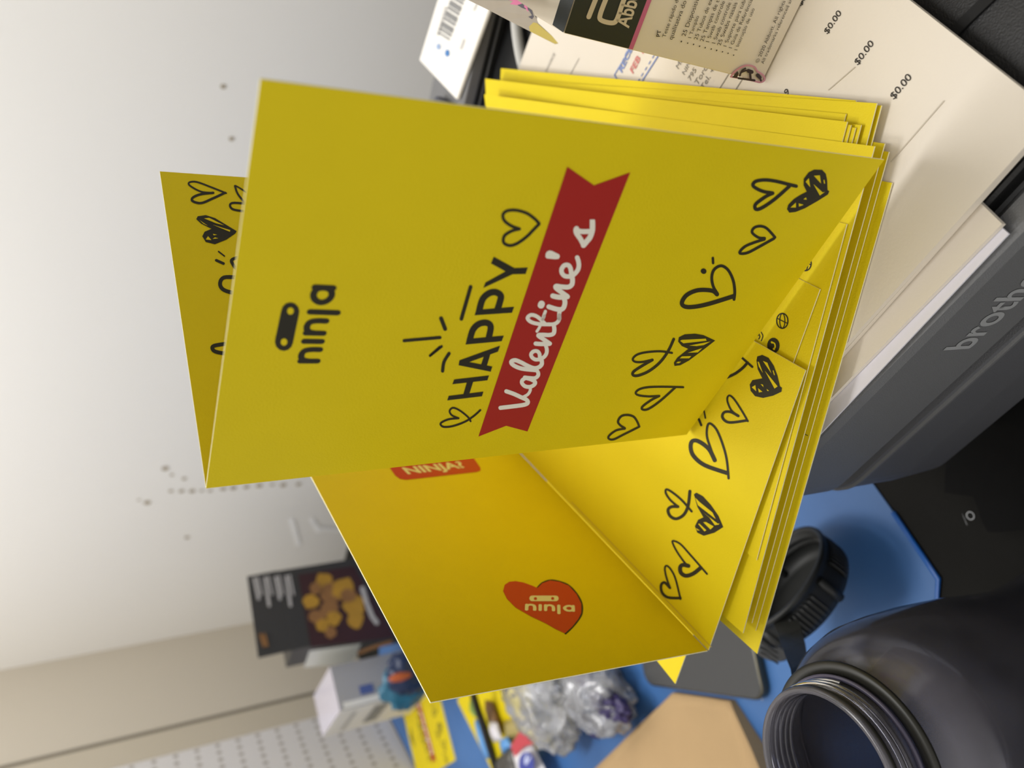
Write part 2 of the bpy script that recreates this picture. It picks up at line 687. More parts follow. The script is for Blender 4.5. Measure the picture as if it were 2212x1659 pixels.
printer = thing('printer', 'dark grey desktop printer under the white invoices with a pale maker name on its front', 'printer', (C0.x, C0.y, 0))


def layers(name, ls, m, parent):
    """closed shell through (inset, z) rings"""
    vs, fs = [], []
    n = None
    for off, z in ls:
        p = rrect(off)
        n = len(p)
        vs += [V((q[0], q[1], z)) for q in p]
    for i in range(len(ls) - 1):
        for k in range(n):
            fs.append((i * n + k, i * n + (k + 1) % n, (i + 1) * n + (k + 1) % n, (i + 1) * n + k))
    fs.append(tuple(range(n - 1, -1, -1)))
    fs.append(tuple(range((len(ls) - 1) * n, len(ls) * n)))
    o = mesh_obj(name, vs, fs, m, parent, smooth=False)
    return o


layers('top_cover', [(0.014, 0.168), (0.0135, ZT - 0.001), (0.0145, ZT)], BLK, printer)
layers('front_band', [(0.002, 0.1285), (0.0, 0.131), (0.0, ZT - 0.006), (0.001, ZT - 0.002), (0.003, ZT - 0.0012), (0.009, ZT - 0.002), (0.0125, ZT - 0.007)], GREY, printer)
layers('seam', [(0.0045, 0.1215), (0.0045, 0.1285)], BLK, printer)
layers('lower_band', [(0.012, 0.043), (0.006, 0.048), (0.002, 0.060), (0.0, 0.09), (0.0, 0.1195), (0.001, 0.1222), (0.0035, 0.1228)], GREY2, printer)
layers('lip', [(0.0004, 0.1185), (-0.0006, 0.119), (-0.0006, 0.1205), (0.0008, 0.121)], GREY, printer)
layers('base', [(0.045, 0.0012), (0.045, 0.043)], BLK, printer)
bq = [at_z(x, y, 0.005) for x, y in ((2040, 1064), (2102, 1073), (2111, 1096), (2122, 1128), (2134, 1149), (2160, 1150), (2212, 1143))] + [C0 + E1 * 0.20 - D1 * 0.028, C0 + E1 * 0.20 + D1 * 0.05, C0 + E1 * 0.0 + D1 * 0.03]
prism('black_slab', [(q.x, q.y) for q in bq], 0.0012, 0.005, mat('deep black slab', '#0c0c0c', 0.7, spec=0.15), printer)  # thin flat black slab on the desk in front of the printer
# maker name on the front band
pf = Plane(C0, E1, V((0, 0, 1)))
a = pf.px(2093, 752)
b = pf.px(2270, 560)
hh = 0.00025
LOGO = mat('pale grey logo print', '#a4a6a8', 0.4, 0.03)
lettering('brother', pf.w(a[0], a[1]), pf.w(b[0], a[1] + 0.0005), V((0, 0, 1)), LOGO, printer, h=hh, xh=0.0140, bold=0.02, name='maker_name', norm=pf.n)
# groove in the black top of the cover
gp = [at_z(2112, 5, ZT + 0.0004), at_z(2045, 70, ZT + 0.0004)]
dv = (gp[0] - gp[1])
box('top_groove', gp[1] - dv * 0.3, dv * 2.0, D1 * 0.0 + V((dv.y, -dv.x, 0)).normalized() * 0.0035, V((0, 0, 0.0006)), mat('deep black groove', '#070707', 0.8), printer)

# raised rear part of the printer
HD = V((math.cos(math.radians(-42)), math.sin(math.radians(-42)), 0))
HB = V((-HD.y, HD.x, 0))
hq = at_z(1072, 130, ZT + 0.0006)
HZ = 0.0145
SG = mat('scanner grey', '#747476', 0.5)
scn = thing('label_printer', 'low grey device with a black band, behind the papers and under the white barcode box', 'device', (hq.x, hq.y, ZT + 0.0006))
box('gap_band', hq - HD * 0.10 + HB * 0.001, HD * 0.26, HB * 0.052, V((0, 0, HZ * 0.5)), BLK, scn)
box('upper_cover', hq - HD * 0.101 + V((0, 0, HZ * 0.5)), HD * 0.262, HB * 0.055, V((0, 0, HZ * 0.5)), SG, scn, 0.001)
box('black_seam', hq - HD * 0.10 + V((0, 0, HZ * 0.22)), HD * 0.26, HB * 0.0015, V((0, 0, HZ * 0.06)), GREY, scn)
tz = hq.z + HZ

cord = []
for k in range(14):
    t = k / 13
    q = at_z(1114 + 22 * t * t, 15 + 150 * t, ZT + 0.0045)
    cord.append(q)
tag(tube('cord', cord, 0.0032, WCORD), 'short white cable lying on the printer between the papers and the low grey device', 'cable')

# white carton with a barcode, lying on it
WT = 0.0028
wz = tz + 0.0006 + WT
wc0 = at_z(985, 215, wz)
wr = at_z(1055, 20, wz) - wc0
wu = at_z(905, 130, wz) - wc0
wr, wu = V((wr.x, wr.y, 0)), V((wu.x, wu.y, 0))
wb = thing('shipping_box', 'flat white box with a barcode label lying on the low grey device', 'box', (wc0.x, wc0.y, wz - WT))
box('carton', wc0 - V((0, 0, WT)), wr * 2.0, wu, V((0, 0, WT)), mat('bright white carton', '#fbf8f1', 0.5, 0.01), wb, 0.001)
pw = Plane(wc0, wr, wu)


def wq(nm, pts, m):
    loc = [pw.px(*q) for q in pts]
    return print_mesh(pw, nm, m, 0.0004, loc, [tuple(t) for t in tessellate_polygon([[V((a, b, 0)) for a, b in loc]])], wb)


for k in range(13):
    t = k / 12
    x0, y0 = 972 + t * 34, 88 - t * 92
    w_ = 3.5 + 2.0 * ((k * 7) % 3)
    dx, dy = -28, -16
    ux, uy = 0.347 * w_, -0.938 * w_
    wq('barcode_bar', [(x0, y0), (x0 + dx * 0.9, y0 + dy), (x0 + dx * 0.9 + ux, y0 + dy + uy), (x0 + ux, y0 + uy)], BARC)
wq('blue_dot', [(967 + 5 * math.cos(g * 0.5236), 115 + 8 * math.sin(g * 0.5236)) for g in range(12)], CYAN)
wq('blue_smudge', [(948 + 5 * math.cos(g * 0.5236), 101 + 7 * math.sin(g * 0.5236)) for g in range(12)], mat('pale blue print', '#9db3d6', 0.5))
wq('text_line', [(943, 76), (948, 78), (966, 16), (961, 14)], mat('faint grey print', '#cfccc8', 0.6))
wq('text_line', [(993, 106), (998, 108), (1006, 86), (1001, 84)], bpy.data.materials['faint grey print'])
wq('text_line', [(1022, 22), (1026, 24), (1034, 6), (1030, 4)], bpy.data.materials['faint grey print'])
# small dark gadget leaning under the white carton
gd = at_z(972, 222, tz + 0.006)
tag(box('small_gadget', V((gd.x, gd.y, tz + 0.0004)) - wr.normalized() * 0.004, wu.normalized() * 0.022, -wr.normalized() * 0.03, V((0, 0, 0.007)), mat('slate blue plastic', '#4a4d5c', 0.4, 0.3, 80), None, 0.002),
    'small dark slate gadget beside the near end of the white barcode box', 'gadget')

# ---------------------------------------------------------------- papers
ZP = 0.1845


pn = at_z(2278, 246, ZP)                       # near right corner of the top invoice
pl_ = at_z(1825, 747, ZP)
PE = (pn - pl_).normalized()                   # baseline direction of the print
PD = V((-PE.y, PE.x, 0))                       # towards the top of the page


def paper(corner, W, H, z0, z1, m, rot=0.0, label='', curl=0.0, group='invoices on the printer'):
    e = Matrix.Rotation(rot, 3, 'Z') @ PE
    d = V((-e.y, e.x, 0))
    nx, ny = 14, 18
    vs, fs = [], []
    for lay in (0, 1):
        for j in range(ny + 1):
            for i in range(nx + 1):
                p = corner - e * (W * i / nx) + d * (H * j / ny)
                u = i / nx
                v = j / ny
                zz = (z0, z1)[lay] + curl * (0.5 - 0.5 * math.cos(v * math.pi)) * (1 if v > 0 else 0)
                vs.append(V((p.x, p.y, zz)))
    n1 = (nx + 1) * (ny + 1)
    for j in range(ny):
        for i in range(nx):
            a = j * (nx + 1) + i
            fs.append((a, a + nx + 1, a + nx + 2, a + 1) if False else (a, a + 1, a + nx + 2, a + nx + 1))
            b = a + n1
            fs.append((b, b + nx + 1, b + nx + 2, b + 1))
    rim_ = [i for i in range(nx + 1)] + [j * (nx + 1) + nx for j in range(1, ny + 1)] + [ny * (nx + 1) + i for i in range(nx - 1, -1, -1)] + [j * (nx + 1) for j in range(ny - 1, 0, -1)]
    for k in range(len(rim_)):
        a, b = rim_[k], rim_[(k + 1) % len(rim_)]
        fs.append((a, b, b + n1, a + n1))
    o = mesh_obj('paper_sheet', vs, fs, m)
    return tag(o, label, 'paper', group)


# corners of the sheets, bottom to top
p0c = at_z(2178, 505, ZP - 0.0068)
paper(p0c, 0.216, 0.262, ZT + 0.0003, ZT + 0.0010, PAPER2, 0.02, 'bluish white sheet at the bottom of the paper pile, nearest the printer front', group=None)
p1c = at_z(2160, 485, ZP - 0.0058)
paper(at_z(2167, 484, ZP - 0.0055), 0.216, 0.262, ZT + 0.0012, ZT + 0.0030, PAPER, -0.015, 'thick cream sheets in the paper pile poking out beyond the invoices', group=None)
paper(at_z(2268, 262, ZP - 0.003), 0.216, 0.262, ZT + 0.0032, ZT + 0.0045, PAPER, 0.012, 'white sheet lying directly under the top invoice', group=None)
paper(at_z(2276, 254, ZP - 0.0015), 0.216, 0.262, ZT + 0.0047, ZT + 0.0058, PAPER, 0.004, 'white sheet lying second under the top invoice', group=None)
inv = paper(pn, 0.216, 0.262, ZT + 0.0060, ZP, PAPER, 0.0, 'top white invoice printed with three zero dollar amounts', group=None)
px_pl = Plane(V((pn.x, pn.y, ZP)), -PE, PD)


def pz(x, y):
    return at_z(x, y, ZP)


def invtext(t, a, b, m=TXT, xh=None, bold=0.0, nm='printed_line'):
    p, q = pz(*a), pz(*b)
    up = V((-(q - p).y, (q - p).x, 0))
    return lettering(t, p, q, up, m, inv, h=0.00025, xh=xh, bold=bold, name=nm)


INVT = mat('black toner', '#26221f', 0.7, 0.02)
invtext('$0.00', (1788, 75), (1819, 29), INVT)
invtext('$0.00', (1854, 142), (1889, 95), INVT)
invtext('$0.00', (1932, 216), (1971, 168), INVT)
invtext('$0.00', (1731, 14), (1760, -30), INVT)
invtext('19', (1697, 214), (1707, 199), TXT)
for (a, b, t) in (((1466, 150), (1478, 128), 'Mr.'), ((1479, 163), (1502, 122), 'NINJA'), ((1492, 176), (1518, 128), '795 W'),
                  ((1507, 186), (1546, 118), 'Toronto'), ((1520, 196), (1556, 130), 'Tel. +16')):
    invtext(t, a, b, GTXT)
for a, b in (((1550, 200), (1575, 160)), ((1584, 203), (1608, 166)), ((1232, 162), (1252, 126)), ((1790, 195), (1848, 145)), ((1925, 350), (2040, 218))):
    p, q = pz(*a), pz(*b)
    n = V((-(q - p).y, (q - p).x, 0)).normalized() * 0.00018
    up = V((0, 0, 0.0003))
    mesh_obj('ruled_line', [p - n + up, q - n + up, q + n + up, p + n + up], [(0, 1, 2, 3)], GTXT if a[0] < 1700 else mat('faint rule', '#c9bfb0', 0.8), inv)
invtext('INVOICE', (1181, 158), (1200, 118), GTXT)
# received stamp
invtext('RECEIVED', (1344, 158), (1391, 56), BLUEINK, bold=0.03, nm='stamp_word')
invtext('FEB 14', (1368, 160), (1399, 98), REDINK, bold=0.02, nm='stamp_date')


def invstroke(pts, w, m, nm):
    pl = Plane(V((pn.x, pn.y, ZP)), PE, PD)
    vs, fs = [], []
    for i in range(len(pts) - 1):
        p, q = pz(*pts[i]), pz(*pts[i + 1])
        n = V((-(q - p).y, (q - p).x, 0)).normalized() * w
        s = len(vs)
        up = V((0, 0, 0.0003))
        vs += [p - n + up, q - n + up, q + n + up, p + n + up]
        fs.append((s, s + 1, s + 2, s + 3))
    return mesh_obj(nm, vs, fs, m, inv)


invstroke([(1390, 60), (1328, 162), (1343, 186)], 0.00035, BLUEINK, 'stamp_frame')
invstroke([(1381, 186), (1450, 78)], 0.0004, BLUEINK, 'stamp_frame')
invstroke([(1378, 180), (1383, 171)], 0.0003, BLUEINK, 'stamp_dash')
for k in range(6):
    invstroke([(1378 + k * 8, 178 - k * 13), (1382 + k * 8, 171 - k * 13)], 0.0003, BLUEINK, 'stamp_dash')

# ---------------------------------------------------------------- cards
CW, CH, CT = 0.1231, 0.178, 0.00045


def panel_mesh(name, pl, a0, a1, b0, b1, parent, t=CT, bow=0.0, nseg=1):
    """a stiff paper panel, its printed face on pl and its back t behind it"""
    vs, fs, fm = [], [], []
    P = [(a0, b0), (a1, b0), (a1, b1), (a0, b1)]
    vs = [pl.w(a, b, 0) for a, b in P] + [pl.w(a, b, -t) for a, b in P]
    fs = [(0, 1, 2, 3), (7, 6, 5, 4)] + [(i, (i + 1) % 4, 4 + (i + 1) % 4, 4 + i) for i in range(4)]
    c = (pl.w((a0 + a1) / 2, (b0 + b1) / 2, -t / 2))
    F = []
    for f in fs:
        p = [vs[i] for i in f]
        n = (p[1] - p[0]).cross(p[2] - p[0])
        mid = sum(p, V((0, 0, 0))) / 4
        F.append(tuple(reversed(f)) if n.dot(mid - c) < 0 else f)
    return mesh_obj(name, vs, F, [YEL, EDGE], parent, fm=[0, 0, 1, 1, 1, 1])


T1 = V((-0.0243, 0.2386, 0.405 - 0.0267))
A1 = V((0.0588, 0.1478, 0.405 - 0.0302))
D_ = V((-0.0241, 0.2416, 0.405 - 0.2047))
p1 = Plane(T1, A1 - T1, D_ - T1)
LETC = (740, 340, 0.3737)
g1 = 'yellow greeting cards on the printer'
card1 = thing('greeting_card', 'tall yellow card standing upright, red banner and black HAPPY on its front', 'greeting card', D_, g1)
fp = panel_mesh('front_panel', p1, 0, CW, 0, CH, card1)
C1 = at_sphere(345, 370, T1, 0.1235)
p1b = Plane(T1, C1 - T1, D_ - T1)
bp_ = panel_mesh('back_panel', p1b, 0.0006, 0.1235, 0, CH - 0.0005, card1)

Z1, Z2, Z3 = 0.00012, 0.0002, 0.00028
# red banner and lettering
art(p1, LETC, 'ribbon_banner', RED, Z1, [('p', [(1298, 52), (1452, 160), (1662, 85), (1068, 1583), (945, 1550), (785, 1612)])], fp, 'cover')
v1 = (1060, 680, 0.13263)
v2 = (1120, 450, 0.14472)
art(p1, v1, 'script_word', WHT, Z2, [
    ('s', 68, [(155, 1508), (350, 1485), (540, 1458), (600, 1425), (580, 1378), (480, 1330), (370, 1280), (250, 1238)]),
    ('s', 50, [(530, 1330), (600, 1290), (638, 1230), (640, 1180)]),
    ('s', 64, [(565, 1020), (510, 1060), (508, 1110), (560, 1158), (640, 1165), (705, 1130), (718, 1085), (650, 1045), (570, 1022)]),
    ('s', 62, [(550, 1012), (640, 1022), (720, 1022), (765, 985), (770, 940), (745, 895)]),
    ('s', 68, [(745, 895), (660, 888), (520, 872), (420, 842), (345, 795), (335, 750), (400, 733), (490, 768), (590, 820), (700, 862), (780, 845), (826, 800), (828, 740)]),
    ('s', 62, [(828, 740), (790, 722), (720, 720), (665, 680), (655, 630), (695, 588), (755, 586), (790, 630), (800, 690), (850, 690), (900, 630), (910, 560), (895, 500)]),
    ('s', 70, [(728, 462), (820, 468), (955, 465)]),
    ('s', 68, [(960, 462), (870, 400), (785, 345), (775, 322), (850, 318), (950, 322), (1015, 300), (1032, 250), (1028, 190), (1015, 150)]),
    ('s', 62, [(1030, 148), (900, 148), (780, 142), (660, 112), (600, 62), (605, 25), (655, -5), (730, 10), (800, 60), (860, 120), (890, 148)]),
    ('s', 46, [(748, 262), (790, 195), (835, 90), (868, 10)]),
    ('s', 62, [(1000, 148), (1060, 130), (1105, 80), (1115, 0)])], fp, 'cover', label='white script on the red banner')
art(p1, v2, 'script_word', WHT, Z2, [
    ('s', 46, [(355, 1650), (375, 1590), (398, 1530)]),
    ('s', 62, [(605, 1640), (605, 1560), (622, 1500)]),
    ('s', 72, [(448, 1462), (540, 1492), (620, 1505), (665, 1480), (685, 1430), (688, 1380), (672, 1330)]),
    ('s', 76, [(508, 1300), (600, 1320), (725, 1312)]),
    ('s', 72, [(725, 1308), (650, 1255), (560, 1185), (560, 1155), (640, 1165), (740, 1168), (792, 1130), (802, 1070), (798, 1020)]),
    ('s', 68, [(798, 1022), (760, 1012), (690, 1005), (645, 960), (640, 900), (680, 845), (738, 842), (770, 885), (782, 950), (790, 1000), (850, 955), (890, 890), (895, 810), (872, 728)]),
    ('s', 80, [(1099, 200), (1100, 260), (1095, 330), (1065, 420), (1020, 480), (965, 545)]),
    ('p', [(1060, 160), (1135, 160), (1140, 240), (1060, 240)]),
    ('s', 76, [(968, 540), (920, 450), (865, 370), (852, 320), (862, 295)]),
    ('s', 74, [(860, 320), (940, 340), (1050, 338), (1095, 330)]),
    ('p', [(455, 622), (495, 628), (600, 680), (614, 710), (595, 748), (545, 754), (420, 742), (398, 720), (400, 675), (420, 640)]),
    ('s', 100, [(340, 1420), (332, 1440)])], fp, 'cover', label='white script on the red banner')
v3 = (930, 540, 0.2412)
art(p1, v3, 'happy_word', INK, Z1, [
    ('p', [(148, 1345), (162, 1305), (472, 1267), (460, 1308)]), ('p', [(195, 1200), (210, 1158), (523, 1122), (508, 1165)]),
    ('p', [(290, 1300), (325, 1180), (382, 1175), (345, 1290)]),
    ('p', [(250, 1030), (258, 985), (552, 1042), (538, 1088)]), ('p', [(262, 985), (622, 855), (603, 908), (290, 1022)]),
    ('p', [(450, 1030), (485, 925), (540, 915), (500, 1045)]),
    ('p', [(312, 845), (325, 795), (655, 765), (636, 815)]), ('s', 56, [(350, 805), (378, 715), (430, 662), (500, 650), (538, 685), (520, 785)]),
    ('p', [(393, 583), (408, 535), (747, 507), (728, 560)]), ('s', 58, [(435, 540), (465, 440), (520, 388), (580, 376), (628, 408), (618, 470), (600, 525)]),
    ('p', [(565, 58), (540, 118), (670, 190), (750, 160)]), ('p', [(472, 338), (490, 290), (670, 190), (735, 215)]),
    ('p', [(670, 190), (750, 160), (870, 155), (850, 213), (735, 215)])], fp, 'cover')
art(p1, v3, 'sparkle_rays', INK, Z1, [('s', 34, [(358, 328), (275, 615)]), ('s', 36, [(93, 610), (130, 705)]), ('s', 24, [(98, 862), (0, 940)]),
                                      ('s', 30, [(165, 925), (120, 1000), (107, 1082)])], fp, 'cover')
art(p1, LETC, 'sparkle_rays', INK, Z1, [('s', 19, [(562, 1040), (355, 1058)]), ('s', 15, [(560, 1096), (505, 1145)])], fp, 'cover')
art(p1, v3, 'heart_doodle', INK, Z1, [('s', 17, [(250, 1505), (190, 1478), (170, 1440), (200, 1412), (260, 1435), (335, 1495), (358, 1532)]),
                                     ('s', 18, [(250, 1505), (160, 1515), (90, 1550), (115, 1582), (200, 1575), (310, 1535), (390, 1482), (445, 1432)])], fp, 'cover')
art(p1, LETC, 'heart_doodle', INK, Z1, [('s', 18, [(1022, 412), (975, 395), (935, 365), (926, 330), (950, 308), (1000, 304), (1060, 320), (1105, 350), (1135, 380)]),
                                       ('s', 18, [(1022, 412), (975, 425), (935, 452), (930, 490), (962, 508), (1005, 498), (1060, 460), (1100, 420), (1135, 384)])], fp, 'cover')


# maker logo: word built from strokes in a unit frame
def ninja_word():
    w = 0.27
    E = [('s', w, [(0.14, 0.13), (0.14, 0.87)]), ('s', w, [(0.14, 0.5), (0.22, 0.78), (0.46, 0.88), (0.7, 0.78), (0.78, 0.5), (0.78, 0.13)]),
         ('s', w, [(1.22, 0.13), (1.22, 0.87)]),
         ('s', w, [(1.66, 0.13), (1.66, 0.87)]), ('s', w, [(1.66, 0.5), (1.74, 0.78), (1.98, 0.88), (2.22, 0.78), (2.3, 0.5), (2.3, 0.13)]),
         ('s', w, [(2.74, -0.27), (2.74, 0.87)]),
         ('s', w, [(3.94, 0.13), (3.94, 0.87)]),
         ('s', w, [(3.94, 0.5), (3.86, 0.76), (3.6, 0.87), (3.34, 0.76), (3.22, 0.5), (3.34, 0.24), (3.6, 0.13), (3.86, 0.24), (3.94, 0.5)])]
    q = []
    for e in E:
        q.append(e)
    return q


def logo(pl, o, bx, tx, name, m, h, parent, lib=None, total=4.08):
    """unit frame: o baseline start, bx baseline end, tx x-height top at the start (panel coordinates)"""
    ux = ((bx[0] - o[0]) / total, (bx[1] - o[1]) / total)
    uy = (tx[0] - o[0], tx[1] - o[1])
    vs, fs = elems2(ninja_word())
    loc = [(o[0] + ux[0] * v[0] + uy[0] * v[1], o[1] + ux[1] * v[0] + uy[1] * v[1]) for v in vs]
    ob = print_mesh(pl, name, m, h, loc, fs, parent)
    if lib:
        ARTLIB.setdefault(lib, []).append((name, m, h, loc, fs))
    return ob


o_ = p1.px(691, 785)
logo(p1, o_, p1.px(728, 616), p1.px(641, 785), 'maker_word', INK, Z1, fp, 'cover')
art(p1, (0, 0, 1), 'maker_emblem', INK, Z1, [('s', 39, [(613, 738), (627, 672)])], fp, 'cover')
art(p1, (0, 0, 1), 'emblem_eyes', YEL, Z2, [('s', 14, [(613, 738.5), (613.3, 737)]), ('s', 14, [(627, 671.5), (627.3, 670)])], fp, 'cover')
h1 = (1440, 350, 0.19892)
art(p1, h1, 'heart_doodle', INK, Z1, [('s', 38, [(1150, 335), (1040, 315), (950, 270), (937, 235), (980, 203), (1080, 193), (1200, 210), (1340, 245), (1405, 260)]),
                                     ('s', 38, [(1150, 338), (1080, 370), (970, 450), (958, 500), (990, 512), (1060, 480), (1180, 395), (1330, 262)])], fp, 'cover')
art(p1, h1, 'filled_heart_doodle', INK, Z1, [('p', [(1520, 320), (1485, 250), (1487, 180), (1540, 110), (1600, 80), (1685, 82), (1727, 125), (1742, 200), (1745, 300), (1765, 315),
                                                    (1750, 350), (1640, 420), (1500, 500), (1400, 540), (1330, 548), (1305, 510), (1320, 460), (1380, 400), (1450, 355)])], fp, 'cover')
art(p1, h1, 'heart_gaps', YEL, Z2, [('p', [(1505, 210), (1540, 170), (1555, 270)]), ('p', [(1595, 145), (1660, 140), (1672, 230)]),
                                    ('p', [(1590, 235), (1690, 325), (1715, 320), (1660, 360)]), ('p', [(1340, 490), (1400, 435), (1400, 490)]),
                                    ('p', [(1430, 445), (1485, 460), (1432, 480)]), ('p', [(1480, 400), (1510, 380), (1518, 405)]),
                                    ('s', 12, [(1705, 195), (1710, 225)])], fp, 'cover')
art(p1, h1, 'heart_doodle', INK, Z1, [('s', 30, [(1062, 825), (1000, 820), (935, 775), (928, 740), (960, 705), (1025, 695), (1090, 722), (1175, 815)]),
                                     ('s', 30, [(1060, 838), (950, 872), (850, 915), (795, 970), (805, 992), (880, 982), (1000, 920), (1165, 828)])], fp, 'cover')
art(p1, h1, 'smiling_heart_doodle', INK, Z1, [('s', 46, [(545, 1435), (490, 1395), (340, 1390), (220, 1440), (165, 1520), (190, 1565), (280, 1572), (450, 1540), (725, 1455)]),
                                             ('s', 32, [(552, 1430), (505, 1350), (488, 1250), (515, 1165), (590, 1125), (665, 1170), (720, 1280), (738, 1400), (730, 1490)]),
                                             ('s', 60, [(398, 1182), (402, 1184)]), ('s', 28, [(500, 1040), (503, 1095)])], fp, 'cover')
h2 = (1300, 700, 0.15672)
art(p1, h2, 'crossed_heart_doodle', INK, Z1, [('s', 30, [(695, 490), (560, 520), (460, 518), (425, 480), (480, 422), (600, 388), (800, 373), (965, 395)]),
                                             ('s', 38, [(695, 492), (560, 570), (440, 650), (428, 700), (500, 707), (650, 645), (800, 525), (910, 375), (990, 205)])], fp, 'cover')
art(p1, h2, 'filled_heart_doodle', INK, Z1, [('p', [(1050, 240), (1060, 180), (1140, 140), (1280, 130), (1400, 150), (1560, 225), (1400, 350), (1200, 500), (1080, 565),
                                                    (1000, 575), (992, 530), (1040, 460), (1190, 340), (1100, 300)])], fp, 'cover')
art(p1, h2, 'heart_gaps', YEL, Z2, [('p', [(1075, 225), (1100, 212), (1430, 195), (1440, 225), (1120, 260)]), ('p', [(1200, 290), (1495, 235), (1400, 285), (1300, 298)]),
                                    ('p', [(1180, 390), (1380, 325), (1320, 385)]), ('p', [(1070, 467), (1100, 440), (1230, 435), (1200, 467)]),
                                    ('p', [(1020, 532), (1045, 512), (1090, 512), (1060, 535)])], fp, 'cover')
art(p1, h2, 'heart_doodle', INK, Z1, [('s', 30, [(790, 988), (650, 995), (510, 980), (465, 945), (520, 895), (640, 868), (850, 862), (1120, 868)]),
                                     ('s', 32, [(790, 990), (680, 1045), (560, 1135), (560, 1175), (640, 1168), (800, 1060), (1010, 872)])], fp, 'cover')
art(p1, h2, 'heart_doodle', INK, Z1, [('s', 32, [(315, 1432), (250, 1390), (222, 1340), (262, 1272), (340, 1250), (430, 1270), (480, 1330), (515, 1410)]),
                                     ('s', 30, [(315, 1440), (200, 1462), (105, 1530), (92, 1575), (160, 1588), (300, 1520), (510, 1415)])], fp, 'cover')

# inside of the back panel
h5 = (390, 370, 0.2471)
art(p1b, h5, 'heart_doodle', INK, Z1, [('s', 16, [(285, 190), (180, 180), (85, 130), (75, 100), (140, 95), (260, 138), (398, 193)]),
                                       ('s', 22, [(285, 190), (180, 202), (110, 230), (105, 262), (180, 280), (280, 240), (388, 190)])], bp_)
art(p1b, h5, 'heart_doodle', INK, Z1, [('s', 14, [(480, 128), (520, 150), (580, 190)]), ('s', 18, [(475, 130), (500, 200), (560, 275)]),
                                       ('s', 20, [(570, 285), (460, 278), (432, 300), (460, 335), (560, 352)])], bp_)
art(p1b, h5, 'filled_heart_doodle', INK, Z1, [('p', [(137, 420), (150, 395), (220, 385), (300, 410), (400, 470), (490, 525), (480, 545), (400, 600), (300, 640),
                                                     (220, 620), (190, 570), (210, 530), (270, 505), (180, 460)])], bp_)
art(p1b, h5, 'heart_gaps', YEL, Z2, [('p', [(165, 430), (240, 480), (200, 462)]), ('p', [(205, 415), (250, 410), (380, 475), (310, 458)]),
                                     ('p', [(280, 470), (435, 518), (430, 532)]), ('p', [(220, 600), (240, 570), (270, 605)]),
                                     ('p', [(282, 550), (320, 558), (290, 564)]), ('p', [(280, 595), (330, 590), (300, 580)])], bp_)
art(p1b, h5, 'smiling_heart_doodle', INK, Z1, [('s', 13, [(332, 703), (383, 743)]), ('s', 24, [(312, 780), (375, 808)]),
                                              ('s', 28, [(500, 755), (445, 780), (470, 835), (500, 860)]),
                                              ('s', 34, [(500, 930), (380, 930), (345, 985), (380, 1040), (500, 1075)])], bp_)
art(p1b, h5, 'heart_doodle', INK, Z1, [('s', 34, [(430, 1505), (300, 1525), (278, 1550), (310, 1580), (420, 1600)])], bp_)

# ---- second card: opened like a book, one leaf on the pile, the other standing
ZC = 0.1964
O2 = at_z(1530, 1405, ZC)
A2 = at_z(1740, 800, ZC)
a2 = (A2 - O2).normalized()
b2 = V((math.cos(math.radians(62.0)), math.sin(math.radians(62.0)), 0.0375)).normalized()
p2 = Plane(O2, a2, b2)
card2 = thing('greeting_card', 'opened yellow card whose left leaf stands up showing a red heart', 'greeting card', O2, g1)
lo = panel_mesh('lower_leaf', p2, 0, (A2 - O2).length, 0, CH, card2)
U2 = at_sphere(930, 1517, O2, 0.1231, -1)
u2 = (U2 - O2).normalized()
p2u = Plane(O2, u2, b2)
up_ = panel_mesh('standing_leaf', p2u, 0.0004, 0.1231, 0, CH, card2)
# darker crease line drawn beside the fold
art(p2, (0, 0, 1), 'fold_crease', mat('crease line', (0.62, 0.45, 0.03), 0.5), Z1, [('s', 2.0, [(1536, 1397), (1430, 1286), (1330, 1182), (1235, 1085)])], lo)
h3 = (1400, 740, 0.19293)
h4 = (1400, 1030, 0.17483)
art(p2, h3, 'heart_doodle', INK, Z1, [('s', 26, [(1000, 130), (1035, 155), (1110, 220), (1168, 272)]), ('s', 32, [(890, 388), (980, 345), (1060, 285), (1115, 225)]),
                                     ('p', [(935, 282), (985, 235), (990, 256)])], lo, 'leaf')
art(p2, h3, 'filled_heart_doodle', INK, Z1, [('p', [(1215, 200), (1225, 155), (1280, 138), (1350, 170), (1410, 260), (1450, 370), (1478, 490), (1500, 505), (1495, 550),
                                                    (1400, 595), (1290, 620), (1200, 600), (1150, 540), (1140, 470), (1170, 420), (1280, 400), (1230, 300)])], lo, 'leaf')
art(p2, h3, 'heart_gaps', YEL, Z2, [('p', [(1230, 215), (1245, 215), (1290, 340), (1245, 270)]), ('p', [(1290, 205), (1340, 225), (1385, 345)]),
                                    ('p', [(1312, 315), (1455, 490), (1420, 515)]), ('p', [(1165, 500), (1205, 475), (1215, 545)]),
                                    ('p', [(1235, 510), (1285, 550), (1245, 558)]), ('p', [(1265, 465), (1290, 470), (1298, 500)]),
                                    ('p', [(1330, 518), (1360, 540), (1340, 542)]), ('s', 10, [(1405, 315), (1418, 360)])], lo, 'leaf')
art(p2, h3, 'heart_doodle', INK, Z1, [('s', 22, [(1015, 822), (940, 765), (900, 690), (888, 625), (915, 592), (970, 640), (1055, 770), (1118, 880)]),
                                     ('s', 30, [(1012, 822), (930, 778), (860, 778), (832, 820), (855, 868), (925, 895), (1105, 872)])], lo, 'leaf')
